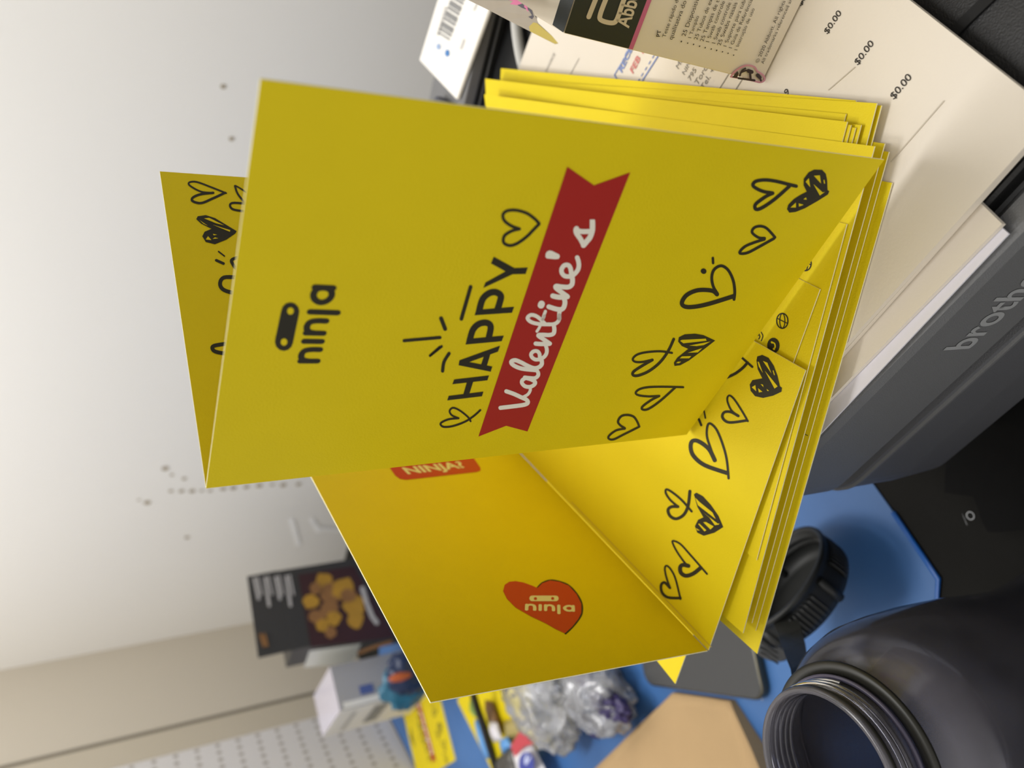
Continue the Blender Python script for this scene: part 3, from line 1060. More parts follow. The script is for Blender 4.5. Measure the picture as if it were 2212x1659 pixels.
art(p2, h3, 'smiling_heart_doodle', INK, Z1, [('s', 18, [(628, 762), (643, 845)]), ('s', 26, [(570, 858), (597, 925)]),
                                             ('s', 26, [(752, 1325), (700, 1180), (660, 1050), (665, 940), (695, 905), (765, 970), (830, 1120), (880, 1300), (903, 1520)]),
                                             ('s', 46, [(748, 1318), (680, 1190), (565, 1105), (495, 1105), (478, 1180), (515, 1275), (640, 1375), (890, 1462)])], lo, 'leaf')
art(p2, h4, 'crossed_heart_doodle', INK, Z1, [('s', 28, [(375, 370), (280, 290), (222, 205), (228, 155), (300, 190), (420, 290), (540, 428)]),
                                             ('s', 38, [(370, 368), (290, 370), (248, 410), (275, 485), (350, 518), (440, 470), (495, 360), (518, 178)])], lo, 'leaf')
art(p2, h4, 'filled_heart_doodle', INK, Z1, [('p', [(568, 215), (600, 195), (680, 240), (780, 350), (870, 480), (930, 620), (820, 690), (690, 728), (610, 690), (580, 610),
                                                    (620, 530), (685, 500), (610, 370)])], lo, 'leaf')
art(p2, h4, 'heart_gaps', YEL, Z2, [('p', [(585, 255), (640, 310), (800, 440), (840, 520), (620, 350)]), ('p', [(680, 435), (870, 580), (885, 570), (878, 590), (830, 597), (760, 500)]),
                                    ('p', [(685, 560), (720, 557), (815, 612), (775, 650)]), ('p', [(622, 580), (640, 578), (725, 660), (700, 672)]),
                                    ('p', [(595, 632), (645, 662), (612, 660)])], lo, 'leaf')
art(p2, h4, 'heart_doodle', INK, Z1, [('s', 24, [(510, 1110), (450, 1055), (362, 930), (308, 825), (312, 790), (400, 830), (520, 960), (730, 1200)]),
                                     ('s', 50, [(500, 1100), (430, 1088), (398, 1120), (408, 1185), (470, 1222), (560, 1195), (650, 1125)])], lo, 'leaf')
art(p2, h4, 'heart_doodle', INK, Z1, [('s', 24, [(275, 1375), (230, 1250), (208, 1140), (228, 1098), (280, 1140), (340, 1260), (402, 1510)]),
                                     ('s', 34, [(270, 1370), (205, 1305), (162, 1340), (175, 1430), (250, 1490), (400, 1498)])], lo, 'leaf')
# standing leaf: red heart with the maker's word, and the red tag
h6 = (820, 960, 0.33755)
art(p2u, h6, 'red_heart', ORED, Z1, [('p', [(1010, 920), (1040, 890), (1090, 872), (1150, 880), (1210, 905), (1260, 960), (1290, 1020), (1290, 1080), (1270, 1120), (1230, 1170),
                                            (1185, 1210), (1130, 1185), (1060, 1145), (965, 1100), (870, 1045), (815, 990), (790, 940), (800, 900), (830, 880), (870, 876), (920, 885), (970, 903)])], up_)
art(p2u, h6, 'heart_outline', INK, Z1 * 0.5, [('s', 14, [(1010, 920), (1040, 890), (1090, 872), (1150, 880), (1210, 905), (1262, 960), (1292, 1020), (1293, 1080), (1270, 1124), (1230, 1172), (1190, 1210)])], up_)
EMB = mat('cream print', '#e8dfae', 0.6, 0.02)
art(p2u, h6, 'maker_emblem', EMB, Z2, [('s', 36, [(975, 988), (1127, 988)])], up_)
art(p2u, h6, 'emblem_eyes', ORED, Z3, [('s', 18, [(995, 990), (997, 990)]), ('s', 18, [(1105, 989), (1107, 989)])], up_)
q0, q1, q2 = [p2u.px(820 + x * .33755, 960 + y * .33755) for x, y in ((928, 1066), (1250, 1074), (930, 1022))]
logo(p2u, q0, q1, q2, 'maker_word', EMB, Z2, up_)
art(p2u, h6, 'red_tag', ORED, Z1, [('p', [(20, 40), (65, 150), (100, 200), (130, 222), (170, 228), (620, 178), (645, 170), (645, 150), (600, 85), (560, 20)])], up_)
pA, pB = [p2u.w(*p2u.px(820 + x * .33755, 960 + y * .33755)) for x, y in ((180, 192), (552, 148))]
pC = p2u.w(*p2u.px(820 + 165 * .33755, 960 + 130 * .33755))
lettering('NINJA?', pA, pB, pC - pA, EMB, up_, h=Z2, xh=0.0058, bold=0.03, name='tag_word', norm=p2u.n)

# ---- the pile: opened cards lying one on another, far leaves lifting
GP = 'opened yellow cards in the pile'
NE = V((math.cos(math.radians(-22.9)), math.sin(math.radians(-22.9)), 0))


def open_card(px_, z, lift, ang=0.0, label=None, wlen=CH, depth=CW, far=True):
    """a card opened flat; px_ = its near right corner, lift = height of the far right corner"""
    c = at_z(px_[0], px_[1], z)
    e = Matrix.Rotation(math.radians(ang), 3, 'Z') @ NE
    d = V((-e.y, e.x, 0))
    root = thing('greeting_card', label, 'greeting card', (c.x, c.y, z), GP)

    def leaf(nm, s0, s1, ns, up):
        nw = 10
        vs, fs, fm = [], [], []
        for side in (0, 1):
            for i in range(ns + 1):
                s = s0 + (s1 - s0) * i / ns
                for k in range(nw + 1):
                    w_ = wlen * k / nw
                    t = max(0.0, (s - depth) / depth)
                    h = up * (0.35 * t + 0.65 * t * t) * max(0.0, 1 - w_ / 0.058) ** 1.2
                    p = c - e * w_ + d * s
                    vs.append(V((p.x, p.y, z + h - side * CT)))
        W1, N = nw + 1, (ns + 1) * (nw + 1)
        for i in range(ns):
            for k in range(nw):
                a = i * W1 + k
                fs.append((a, a + W1, a + W1 + 1, a + 1))
                fs.append((N + a, N + a + 1, N + a + W1 + 1, N + a + W1))
                fm += [0, 0]
        rm = list(range(W1)) + [i * W1 + nw for i in range(1, ns + 1)] + [ns * W1 + k for k in range(nw - 1, -1, -1)] + [i * W1 for i in range(ns - 1, 0, -1)]
        for q in range(len(rm)):
            a, b = rm[q], rm[(q + 1) % len(rm)]
            fs.append((a, b, b + N, a + N))
            fm.append(1)
        return mesh_obj(nm, vs, fs, [YEL, EDGE], root, fm=fm)
    leaf('near_leaf', 0, depth, 2, 0)
    if far:
        leaf('far_leaf', depth, 2 * depth, 8, lift)
    return root, c, e, d


pile = [
    ((1927, 395), 0.0, 0.0, 'lowest yellow card of the pile, its near edge sticking out furthest over the papers', {}),
    ((1920, 328), 0.001, 0.2, 'yellow card second from the bottom of the pile with a pale front edge line', {}),
    ((1911, 310), 0.001, 0.1, None, {}),
    ((1904, 228), 0.002, 0.7, 'yellow card fanned out furthest to the right of the pile, over the invoice', {}),
    ((1849, 217), 0.003, -0.2, 'yellow card barely showing above the right rim of the pile, set back from the front', {}),
    ((1894, 223), 0.004, 1.0, 'broad yellow card near the right rim of the pile, above the furthest fanned one', {}),
    ((1827, 246), 0.005, 0.4, 'yellow card showing as a thin strip behind the bright card high in the pile', {}),
    ((1860, 270), 0.006, 0.2, None, {}),
    ((1848, 276), 0.0065, 0.0, None, {}),
    ((1838, 270), 0.007, 0.4, None, {}),
    ((1830, 263), 0.009, -0.2, 'bright yellow card lying high at the right of the pile with its far leaf lifting', {}),
    ((1889, 316), 0.014, 0.3, 'yellow card whose corner pokes out right beneath the lower corner of the standing card', {}),
    ((1829, 484), 0.0, 0.2, 'yellow card with a half hidden black globe icon, just under the telephone icon card', dict(wlen=CW, depth=CW - 0.004, far=False)),
    ((1771, 625), 0.0, -6.3, 'yellow card printed with black globe and telephone icons, just under the opened heart card', dict(far=False)),
]
zz = ZP + 0.0008
STEP = (ZC - CT - 0.0004 - zz) / (len(pile))
cards = {}
shared = 'plain yellow greeting card lying opened inside the fanned pile under the standing card'
for i, (px_, lift, ang, lab, kw_) in enumerate(pile):
    z = zz + i * STEP
    cards[i] = open_card(px_, z, lift, ang, lab or shared, **kw_)
    cards[i][0]['group'] = GP if lab is None else g1
# icons on the upper two
i13 = cards[13]
pi13 = Plane(V((i13[1].x, i13[1].y, zz + 13 * STEP)), -i13[2], i13[3])
h7 = (1500, 440, 0.25309)
ic = [c_ for c_ in i13[0].children if c_.name.startswith('near_leaf')][0]


def ell(cx_, cy_, rx, ry, n=16, a0=0, a1=360, tilt=0.0):
    out = []
    for k in range(n + 1):
        g = math.radians(a0 + (a1 - a0) * k / n)
        x, y = rx * math.cos(g), ry * math.sin(g)
        out.append((cx_ + x * math.cos(tilt) - y * math.sin(tilt), cy_ + x * math.sin(tilt) + y * math.cos(tilt)))
    return out


art(pi13, h7, 'globe_icon', INK, Z1, [('s', 10, ell(752, 1000, 48, 64)), ('s', 8, [(708, 978), (796, 1022)]), ('s', 8, ell(752, 1000, 22, 62, 12, 100, 260)),
                                     ('s', 8, ell(752, 1000, 22, 62, 12, -80, 80))], ic)
art(pi13, h7, 'telephone_icon', INK, Z1, [('p', ell(676, 1210, 53, 66, 22)[:-1])], ic)
art(pi13, h7, 'telephone_handset', YEL, Z2, [('s', 12, [(665, 1182), (688, 1195), (692, 1225), (680, 1240)]), ('s', 16, [(663, 1182), (668, 1186)]), ('s', 16, [(680, 1238), (684, 1242)])], ic)
art(pi13, h7, 'printed_number', INK, Z1, [('s', 8, ell(540, 1112, 13, 13)), ('s', 8, [(553, 1115), (560, 1135), (550, 1155)]), ('s', 8, [(572, 1097), (586, 1130), (572, 1170)])], ic)
i12 = cards[12]
pi12 = Plane(V((i12[1].x, i12[1].y, zz + 12 * STEP)), -i12[2], i12[3])
ic = [c_ for c_ in i12[0].children if c_.name.startswith('near_leaf')][0]
art(pi12, h7, 'globe_icon', INK, Z1, [('s', 10, ell(948, 510, 50, 62)), ('s', 8, [(905, 492), (995, 520)]), ('s', 8, ell(948, 510, 22, 60, 12, 100, 260)),
                                     ('s', 8, ell(948, 510, 22, 60, 12, -80, 80))], ic)

i1 = cards[1]
pi1 = Plane(V((i1[1].x, i1[1].y, zz + 1 * STEP)), -i1[2], i1[3])
ic = [c_ for c_ in i1[0].children if c_.name.startswith('near_leaf')][0]
art(pi1, (0, 0, 1), 'pen_tick', INK, Z1, [('s', 1.4, [(1728, 932), (1745, 941)])], ic)

# ---------------------------------------------------------------- test kit box
KB = at_z(1647, 178, ZP + 0.0006)
kr = at_z(1735, 0, ZP + 0.0006) - KB
KR = kr.normalized()
KT = at_y(1218, 72, KB.y + 0.004)
KU = KT - KB
pk = Plane(KB, KR, KU)
kbk = at_z(1122, 14, KT.z) - KT
KBK = V((kbk.x, kbk.y, 0)).normalized()
kit = thing('test_kit_box', 'large beige and navy test kit carton standing on the invoices, torn flap at its side', 'box', KB)
kw = 0.15
carton = box('carton', KB + KBK * 0.0002, KR * kw, KU, KBK * 0.075, KITB, kit, 0.0004)


def kq(pts, nm, m, h=0.0003):
    return art(pk, (0, 0, 1), nm, m, h, [('p', pts)], carton)


def kplane(x, y, h=0.0):
    return pk.w(*pk.px(x, y), h)


def klim(x, y):
    return (x, y)


# navy band, pink stripe: measured on the face
a_t = pk.px(1221, 76)
a_p = pk.px(1355, 110)
a_q = pk.px(1364, 112)
kf = lambda a, b, h: pk.w(a, b, h)


def kband(b0, b1, nm, m, h=0.0003):
    vs = [kf(0.0003, b0, h), kf(kw - 0.0003, b0, h), kf(kw - 0.0003, b1, h), kf(0.0003, b1, h)]
    return mesh_obj(nm, vs, [(0, 1, 2, 3)], m, carton)


kband(a_p[1], KU.length, 'navy_band', NAVY)
kband(a_q[1], a_p[1], 'pink_stripe', PINK)
mesh_obj('navy_top_band', [KB + KU + KR * 0.0002 + V((0, 0, 0.0003)), KB + KU + KR * kw + V((0, 0, 0.0003)),
                           KB + KU + KR * kw + KBK * 0.008 + V((0, 0, 0.0003)), KB + KU + KR * 0.0005 + KBK * 0.008 + V((0, 0, 0.0003))], [(0, 1, 2, 3)], NAVY, carton)
h8 = (1180, 0, 0.2351)
KW = mat('pale carton print', '#cdbfa6', 0.5, 0.02)
art(pk, h8, 'big_letters', KW, 0.0005, [('s', 44, [(385, 150), (460, -40), (480, -90)]), ('s', 44, [(560, -60), (545, -20), (490, 130), (500, 180), (590, 205), (640, 180), (690, 40), (720, -40)])], carton)


def ktext(t, a, b, m=TXT, bold=0.0, xh=None, nm='printed_line'):
    p, q = kplane(*a), kplane(*b)
    return lettering(t, p, q, pk.ey, m, carton, h=0.0005, bold=bold, xh=xh, name=nm, norm=pk.n)


ktext('Abbott', (1356, 60), (1392, -42), KW, 0.02, 0.0052, nm='maker_name')
KL = [('PT', (1424, 78), (1427, 64), 0.02), ('Teste rápido de antígeno', (1436, 80), (1486, -60), 0), ('qualitativa do antígeno', (1451, 85), (1505, -60), 0),
      ('•  25 Dispositivos', (1474, 91), (1515, -18), 0), ('•  1 Tampão', (1487, 94), (1509, 34), 0), ('•  25 Tubos de extração', (1500, 97), (1553, -40), 0),
      ('•  25 Tampas de tubos', (1513, 101), (1564, -28), 0), ('•  1 Swab controle positivo', (1525, 104), (1585, -48), 0), ('•  1 Swab controle Negativo', (1538, 107), (1601, -52), 0),
      ('•  25 Swabs nasais estéreis', (1550, 110), (1613, -48), 0), ('•  1 Suporte para tubos', (1562, 113), (1615, -12), 0), ('•  1 Guia de Referência', (1574, 116), (1625, -2), 0),
      ('•  1 Instrução de uso', (1586, 120), (1629, 18), 0),
      ('© 2020 Abbott. All rights reserved.', (1637, 135), (1720, -55), 0), ('All trademarks referenced are trademarks', (1648, 137), (1740, -70), 0)]
for t, a, b, bo in KL:
    ktext(t, a, b, TXT, bo)
PK2 = mat('pale pink print', '#cf8fa8', 0.5)
art(pk, h8, 'cell_pattern_glow', PK2, 0.0004, [('s', 16, [(1690, 700), (1745, 640), (1830, 598), (1905, 610), (1935, 650), (1990, 690), (2000, 730), (1960, 752), (1880, 735), (1690, 700)])], carton)
DRKP = mat('dark plum print', '#33262e', 0.5, 0.3, 200)
art(pk, h8, 'cell_pattern', DRKP, 0.0006, [('p', [(1700, 705), (1750, 645), (1760, 670), (1745, 712)]), ('s', 16, [(1770, 690), (1790, 645), (1822, 622)]),
                                          ('s', 36, [(1850, 645), (1880, 655)]), ('s', 20, [(1865, 660), (1870, 720)]), ('s', 20, [(1760, 712), (1905, 732)]),
                                          ('s', 34, [(1935, 685), (1955, 705)]), ('s', 18, [(1955, 705), (1965, 735)]), ('s', 16, [(1780, 660), (1830, 640)])], carton)
# torn side flap
FL = at_y(1205, 96, KB.y - 0.018)
fpts = [(1206, 94), (1199, 95.5), (1145, 68), (1096, 43), (1056, 22), (1011, 0), (960, -26), (1010, -60), (1085, -30), (1100, -2), (1121, 3), (1150, 22), (1156, 34), (1163, 50), (1193, 78)]
fn_ = (KU.normalized() * 0.9 + KR * 0.0 - KBK * 0.35).normalized()
hinge = KT - KR * 0.0012 + V((0, 0, -0.001))
plf = Plane(hinge, KR, (KBK + KU.normalized() * 0.15).normalized())
fpl = Plane(KT + V((-0.0006, 0, 0)), V((-0.55, 0.75, 0.1)), V((0.1, 0.5, 0.8)))


def flap_pt(x, y, off=0.0):
    # the flap curls away from the box: nearer at its tip
    d = 0.235 + 0.0005 * max(0, 1206 - x) * 0.9
    r = ray(x, y).normalized()
    return CAM + r * (d - off)


FLAPG = mat('grey board', '#9c9284', 0.7, 0.1, 60)
FLY = mat('yellowish board', '#b7a34a', 0.7, 0.1, 60)


def flat_poly(nm, pts, m, off, thick, parent):
    n = len(pts)
    front = [flap_pt(x, y, off) for x, y in pts]
    tri = [tuple(t) for t in tessellate_polygon([[V((x, y, 0)) for x, y in pts]])]
    vs = front + [p + (p - CAM).normalized() * thick for p in front]
    fs = tri + [tuple(i + n for i in reversed(t)) for t in tri] + [(i, (i + 1) % n, n + (i + 1) % n, n + i) for i in range(n)]
    return mesh_obj(nm, vs, fs, m, parent)


flap = flat_poly('torn_flap', fpts, FLAPG, 0.0, 0.0006, kit)
flap['label'] = 'grey torn cardboard flap with a pointed yellowish tip'
flat_poly('flap_tip', [(1206, 93.5), (1199, 95), (1145, 68), (1140, 46), (1160, 50), (1193, 78)], FLY, 0.0004, 0.0002, flap)
flat_poly('flap_print', [(1085, -2), (1100, 12), (1125, 32), (1147, 46), (1153, 36), (1148, 21), (1121, 3), (1112, -2)], mat('dark violet print', '#3e3846', 0.5, 0.2), 0.0004, 0.0002, flap)
for s_ in ([(1103, -2), (1101, 8), (1112, 13), (1117, 4), (1124, 8)], ):
    flat_poly('flap_print_pink', [(1100, -2), (1102, 9), (1112, 13), (1120, 10), (1128, 8), (1122, 3), (1113, -2)], PINK, 0.0007, 0.0002, flap)
for pts in ([(1132, 10), (1134, 28), (1142, 31), (1139, 14)], [(1118, 14), (1121, 26), (1124, 27), (1121, 14)]):
    flat_poly('flap_print_line', pts, PINK, 0.0007, 0.0002, flap)

# ---------------------------------------------------------------- bottle
BC = V((-0.1372, 0.1875, 0.0))
ZL = 0.405 - 0.210                             # lip height
bottle = thing('water_bottle', 'large smoky dark plastic bottle standing open without its lid on the blue sheet', 'bottle', (BC.x, BC.y, 0.0008))
prof = [(0.0, 0.0025), (0.030, 0.0020), (0.040, 0.0010), (0.0435, 0.004), (0.0445, 0.012), (0.0440, 0.030), (0.0408, 0.052), (0.0396, 0.066), (0.0406, 0.085), (0.0430, 0.108),
        (0.0440, 0.130), (0.0440, 0.145), (0.0432, 0.158), (0.0408, 0.1665), (0.0372, 0.1722), (0.0335, 0.1755), (0.0302, 0.1772), (0.0285, 0.180), (0.0280, 0.183)]
wall_ = 0.0018
top = [(0.0280, ZL - 0.004), (0.0284, ZL - 0.0012), (0.0279, ZL), (0.0262, ZL), (0.0256, ZL - 0.0015), (0.0256, 0.184), (0.0262, 0.179)]
inner = [(max(r - wall_, 0), h) for r, h in reversed(prof[:-3])]
inner = [(0.029, 0.1748)] + inner[2:]
inner[-1] = (0.0, 0.0045)
inner = [(r, max(h - 0.0015, 0.0045)) if i < 5 else (r, max(h, 0.0045)) for i, (r, h) in enumerate(inner)]
lathe('body', prof + top + inner, (BC.x, BC.y, 0.0008), (0, 0, 1), BOTM, bottle, seg=128)
# screw threads on the neck
thv, thf = [], []
turns, n = 2.4, 150
for i in range(n + 1):
    g = 2 * math.pi * turns * i / n
    z = 0.1855 + (ZL - 0.0035 - 0.1855) * i / n
    for k in range(8):
        q = 2 * math.pi * k / 8
        r = 0.0282 + 0.0009 * math.cos(q)
        thv.append(V((BC.x + r * math.cos(g), BC.y + r * math.sin(g), z + 0.0009 * math.sin(q))))
for i in range(n):
    for k in range(8):
        thf.append((i * 8 + k, i * 8 + (k + 1) % 8, (i + 1) * 8 + (k + 1) % 8, (i + 1) * 8 + k))
mesh_obj('thread', thv, thf, clear_mat('smoky thread plastic', (0.6, 0.6, 0.7), (0.22, 0.215, 0.26), 1.4, 0.08, 0.35), bottle, smooth=True)
OLIVE = mat('olive black rubber', '#23231d', 0.45, 0.08, 40)
lathe('collar', [(0.0292, 0.1806), (0.0330, 0.1804), (0.0340, 0.1810), (0.0340, 0.1820), (0.0330, 0.1826), (0.0292, 0.1824)], (BC.x, BC.y, 0.0), (0, 0, 1), OLIVE, bottle, closed=True)
lathe('neck_band', [(0.0287, 0.1835), (0.0300, 0.1836), (0.0300, 0.1846), (0.0287, 0.1848)], (BC.x, BC.y, 0.0), (0, 0, 1), mat('lilac rim plastic', '#57546a', 0.3), bottle, closed=True)
lathe('lip_ring', [(0.0266, ZL + 0.0003), (0.0280, ZL + 0.0002), (0.0286, ZL - 0.0010), (0.0285, ZL - 0.0018), (0.0281, ZL - 0.0008), (0.0266, ZL + 0.0001)], (BC.x, BC.y, 0.0), (0, 0, 1), OLIVE, bottle, closed=True)

for k in range(4):
    z = ZL - 0.0035 - k * 0.0026
    lathe('inner_thread', [(0.0257, z + 0.0006), (0.0249, z), (0.0257, z - 0.0006)], (BC.x, BC.y, 0.0), (0, 0, 1), bpy.data.materials['smoky thread plastic'], bottle)
# lid: leaning open side up, with a ribbed grip and its tether
lc = V((-0.1241, 0.3445, 0.405 - 0.354))
ln_ = V((math.sin(0.84) * math.cos(0.46), math.sin(0.84) * math.sin(0.46), math.cos(0.84)))
lid = thing('bottle_lid', 'black screw lid with ribbed grip leaning open side up behind the smoky bottle', 'lid', (lc.x, lc.y, 0.0008))
R_ = 0.0368


def ribs(g, i):
    # groups of grip ribs with smooth lobes between them
    if i in (0, 1, 2, 3, 4):
        a = (g % (2 * math.pi / 6)) / (2 * math.pi / 6)
        if 0.2 < a < 0.8 and i in (1, 2, 3):
            return 1.0 + 0.018 * math.sin(a * 2 * math.pi * 13) - 0.01
        if i in (0, 1, 2, 3):
            return 1.0 + 0.02 * (1 if (a < 0.12 or a > 0.88) else 0)
    return 1.0


lathe('shell', [(0.0, -0.0245), (0.026, -0.0245), (0.0335, -0.0225), (0.0352, -0.018), (0.0352, -0.007), (0.0356, -0.004), (0.0368, -0.0032), (0.0373, -0.0012), (0.0368, 0.0),
                (0.0348, 0.0002), (0.0338, -0.001), (0.0336, -0.005), (0.0322, -0.006), (0.0336, -0.007), (0.0336, -0.009), (0.0322, -0.010), (0.0336, -0.011),
                (0.0332, -0.019), (0.029, -0.021), (0.0, -0.0212)], lc, ln_, RUB, lid, seg=360)
# rib blocks on the side that faces the camera
axA = ln_.cross(V((0, 0, 1))).normalized()
axB = ln_.cross(axA)
tocam = (CAM - lc)
tocam = (tocam - ln_ * tocam.dot(ln_)).normalized()
g0 = math.atan2(tocam.dot(axB), tocam.dot(axA))
for grp in (-0.25, 1.1, -1.6, 2.4, -2.9):
    for k in range(9):
        g = g0 + grp + (k - 4) * 0.085
        d = axA * math.cos(g) + axB * math.sin(g)
        s = axA * -math.sin(g) + axB * math.cos(g)
        tube('grip_rib', [lc + d * 0.0354 - ln_ * 0.0065, lc + d * 0.0362 - ln_ * 0.010, lc + d * 0.0362 - ln_ * 0.017, lc + d * 0.0352 - ln_ * 0.0205], 0.00085, RUB, lid, seg=8)
    g = g0 + grp + 0.62
    d = axA * math.cos(g) + axB * math.sin(g)
    tube('grip_lobe', [lc + d * 0.0345 - ln_ * 0.006, lc + d * 0.0352 - ln_ * 0.014, lc + d * 0.034 - ln_ * 0.022], 0.0028, RUB, lid, seg=12)
# tether: flat strap from the lid to the neck collar
def strap(name, pts, w, t, m, parent):
    vs, fs = [], []
    for i, p in enumerate(pts):
        d = (pts[min(i + 1, len(pts) - 1)] - pts[max(i - 1, 0)]).normalized()
        n = (CAM - p).normalized()
        wd_ = d.cross(n).normalized()
        for a_, b_ in ((-1, -1), (1, -1), (1, 1), (-1, 1)):
            vs.append(p + wd_ * w[i] * a_ + n * (t * b_))
    for i in range(len(pts) - 1):
        for k in range(4):
            fs.append((i * 4 + k, i * 4 + (k + 1) % 4, (i + 1) * 4 + (k + 1) % 4, (i + 1) * 4 + k))
    fs += [(3, 2, 1, 0), tuple(range(len(pts) * 4 - 4, len(pts) * 4))]
    o = mesh_obj(name, vs, fs, m, parent)
    md = o.modifiers.new('bevel', 'BEVEL')
    md.width = 0.0004
    md.segments = 2
    return o


ts = [at_y(1695, 1338, 0.322), at_y(1706, 1366, 0.312), at_y(1715, 1396, 0.293), at_y(1722, 1425, 0.268), at_y(1726, 1448, 0.245), at_y(1722, 1468, 0.228)]
strap('tether', ts, [0.0066, 0.0064, 0.0058, 0.0046, 0.0034, 0.0020], 0.0007, mat('tether rubber', '#33332f', 0.5, 0.06), lid)
# ribbed tab hanging from the lid
tc0 = at_y(1668, 1385, 0.355)
TABG = mat('grey ribbed rubber', '#47484a', 0.5, 0.05)
lathe('tether_tab', [(0.0, -0.0014), (0.0120, -0.0014), (0.0138, 0.0), (0.0120, 0.0014), (0.0, 0.0014)], tc0, (-0.2, -0.5, 0.85), TABG, lid, seg=40)

for k in range(7):
    q = V((1, 0, 0)) * (k - 3) * 0.0032
    tube('tab_rib', [tc0 + q + V((-0.002, -0.006, 0.0022)), tc0 + q * 1.0 + V((0.002, 0.006, 0.0045))], 0.0006, RUB, lid, seg=6)

# ---------------------------------------------------------------- phone
PL, PR = at_z(1393, 1481, 0.0088), at_z(1652, 1517, 0.0088)
PEx = (PL - PR).normalized()
PWd = V((PEx.y, -PEx.x, 0))
if PWd.x < 0:
    PWd = -PWd
plen = (PL - PR).length
phone = thing('phone', 'dark grey smartphone lying flat on the blue sheet below the standing card', 'phone', (PR.x, PR.y, 0.0008))


def rrpoly(o, ex, ey, L, W, r, n=8, inset=0.0):
    out = []
    for cx_, cy_, a0 in ((r, r, 180), (L - r, r, 270), (L - r, W - r, 0), (r, W - r, 90)):
        for k in range(n + 1):
            g = math.radians(a0 + 90 * k / n)
            q = o + ex * (cx_ + math.cos(g) * (r - inset)) + ey * (cy_ + math.sin(g) * (r - inset))
            out.append((q.x, q.y))
    if ex.cross(ey).z < 0:
        out.reverse()
    return out


prism('frame', rrpoly(PR, PEx, PWd, plen, 0.072, 0.011), 0.0010, 0.0082, PHFR, phone, 0.0016)
prism('glass_face', rrpoly(PR, PEx, PWd, plen, 0.072, 0.011, inset=0.0016), 0.0070, 0.0088, PHONE, phone, 0.0005)
lns = at_z(1646, 1511, 0.009)
lathe('speaker_dot', [(0.0, 0.0), (0.0006, 0.0), (0.0006, 0.0003), (0.0, 0.0003)], (lns.x, lns.y, 0.0088), (0, 0, 1), SILV, phone, seg=14)

# ---------------------------------------------------------------- kraft envelope
kz = 0.0125


def env_z(p):
    return kz


ka, kb_ = at_z(1452, 1497, 0.006), at_z(1577, 1515, 0.006)
kc, kd = at_z(1640, 1659, 0.016), at_z(1286, 1659, 0.016)
ext1 = kc + (kc - kb_) * 0.9
ext2 = kd + (kd - ka) * 0.25
gridn = 10
ev, ef = [], []
for lay in (0, 1):
    for j in range(gridn + 1):
        for i in range(gridn + 1):
            u, v = i / gridn, j / gridn
            p = (ka * (1 - u) + kb_ * u) * (1 - v) + (ext2 * (1 - u) + ext1 * u) * v
            bulge = 0.004 * math.sin(math.pi * u) * math.sin(math.pi * min(v, 1)) + 0.0012 * noise.noise(V((u * 4, v * 4, 2.0)))
            ev.append(V((p.x, p.y, max(0.0012, p.z + bulge)) if lay else (p.x, p.y, 0.0010)))
M = (gridn + 1) ** 2
for j in range(gridn):
    for i in range(gridn):
        a = j * (gridn + 1) + i
        ef.append((a, a + 1, a + gridn + 2, a + gridn + 1))
        ef.append((M + a, M + a + gridn + 1, M + a + gridn + 2, M + a + 1))
rim_ = [i for i in range(gridn + 1)] + [j * (gridn + 1) + gridn for j in range(1, gridn + 1)] + [gridn * (gridn + 1) + i for i in range(gridn - 1, -1, -1)] + [j * (gridn + 1) for j in range(gridn - 1, 0, -1)]
for k in range(len(rim_)):
    a, b = rim_[k], rim_[(k + 1) % len(rim_)]
    ef.append((a, b, b + M, a + M))
env = mesh_obj('kraft_envelope', ev, ef, KRAFT, smooth=False)
for p in env.data.polygons:
    p.use_smooth = p.index < 2 * gridn * gridn
tag(env, 'brown kraft paper envelope lying beside the phone and the bottle neck', 'envelope')

# ---------------------------------------------------------------- cards lying at the back of the desk


def flat_card(px_corner, px_dir, z, label, group='yellow cards lying at the back of the desk'):
    c = at_z(px_corner[0], px_corner[1], z + 0.0006)
    e = (at_z(px_dir[0], px_dir[1], z + 0.0006) - c)
    e.normalize()
    d = V((-e.y, e.x, 0))
    o = thing('greeting_card', label, 'greeting card', (c.x, c.y, z), group)
    pl = Plane(V((c.x, c.y, z + 0.0008)), e, -d)
    pn_ = panel_mesh('cover', pl, 0, CW, 0, CH, o, t=0.0007)
    return o, pl, pn_


fc, fpl_, fpn = flat_card((905, 1690), (872, 1545), 0.0010, 'yellow card with red banner lying flat on the blue sheet at the far left')
for nm, m_, h_, loc, fs_ in ARTLIB['cover']:
    print_mesh(fpl_, nm, m_, h_ * 2.2, [(a, b) for a, b in loc], fs_, fpn)
fc2 = at_z(988, 1516, 0.002)
e_ = (at_z(1066, 1672, 0.002) - fc2).normalized()
d_ = V((-e_.y, e_.x, 0))
o2_ = thing('greeting_card', 'bright yellow card lying beneath the pen, snack wrappers and clear bags', 'greeting card', (fc2.x, fc2.y, 0), 'yellow cards lying at the back of the desk')
fpl2 = Plane(V((fc2.x, fc2.y, 0.0018)), e_, d_)
panel_mesh('cover', fpl2, 0, CH, 0, CW * 1.9, o2_, t=0.0007)

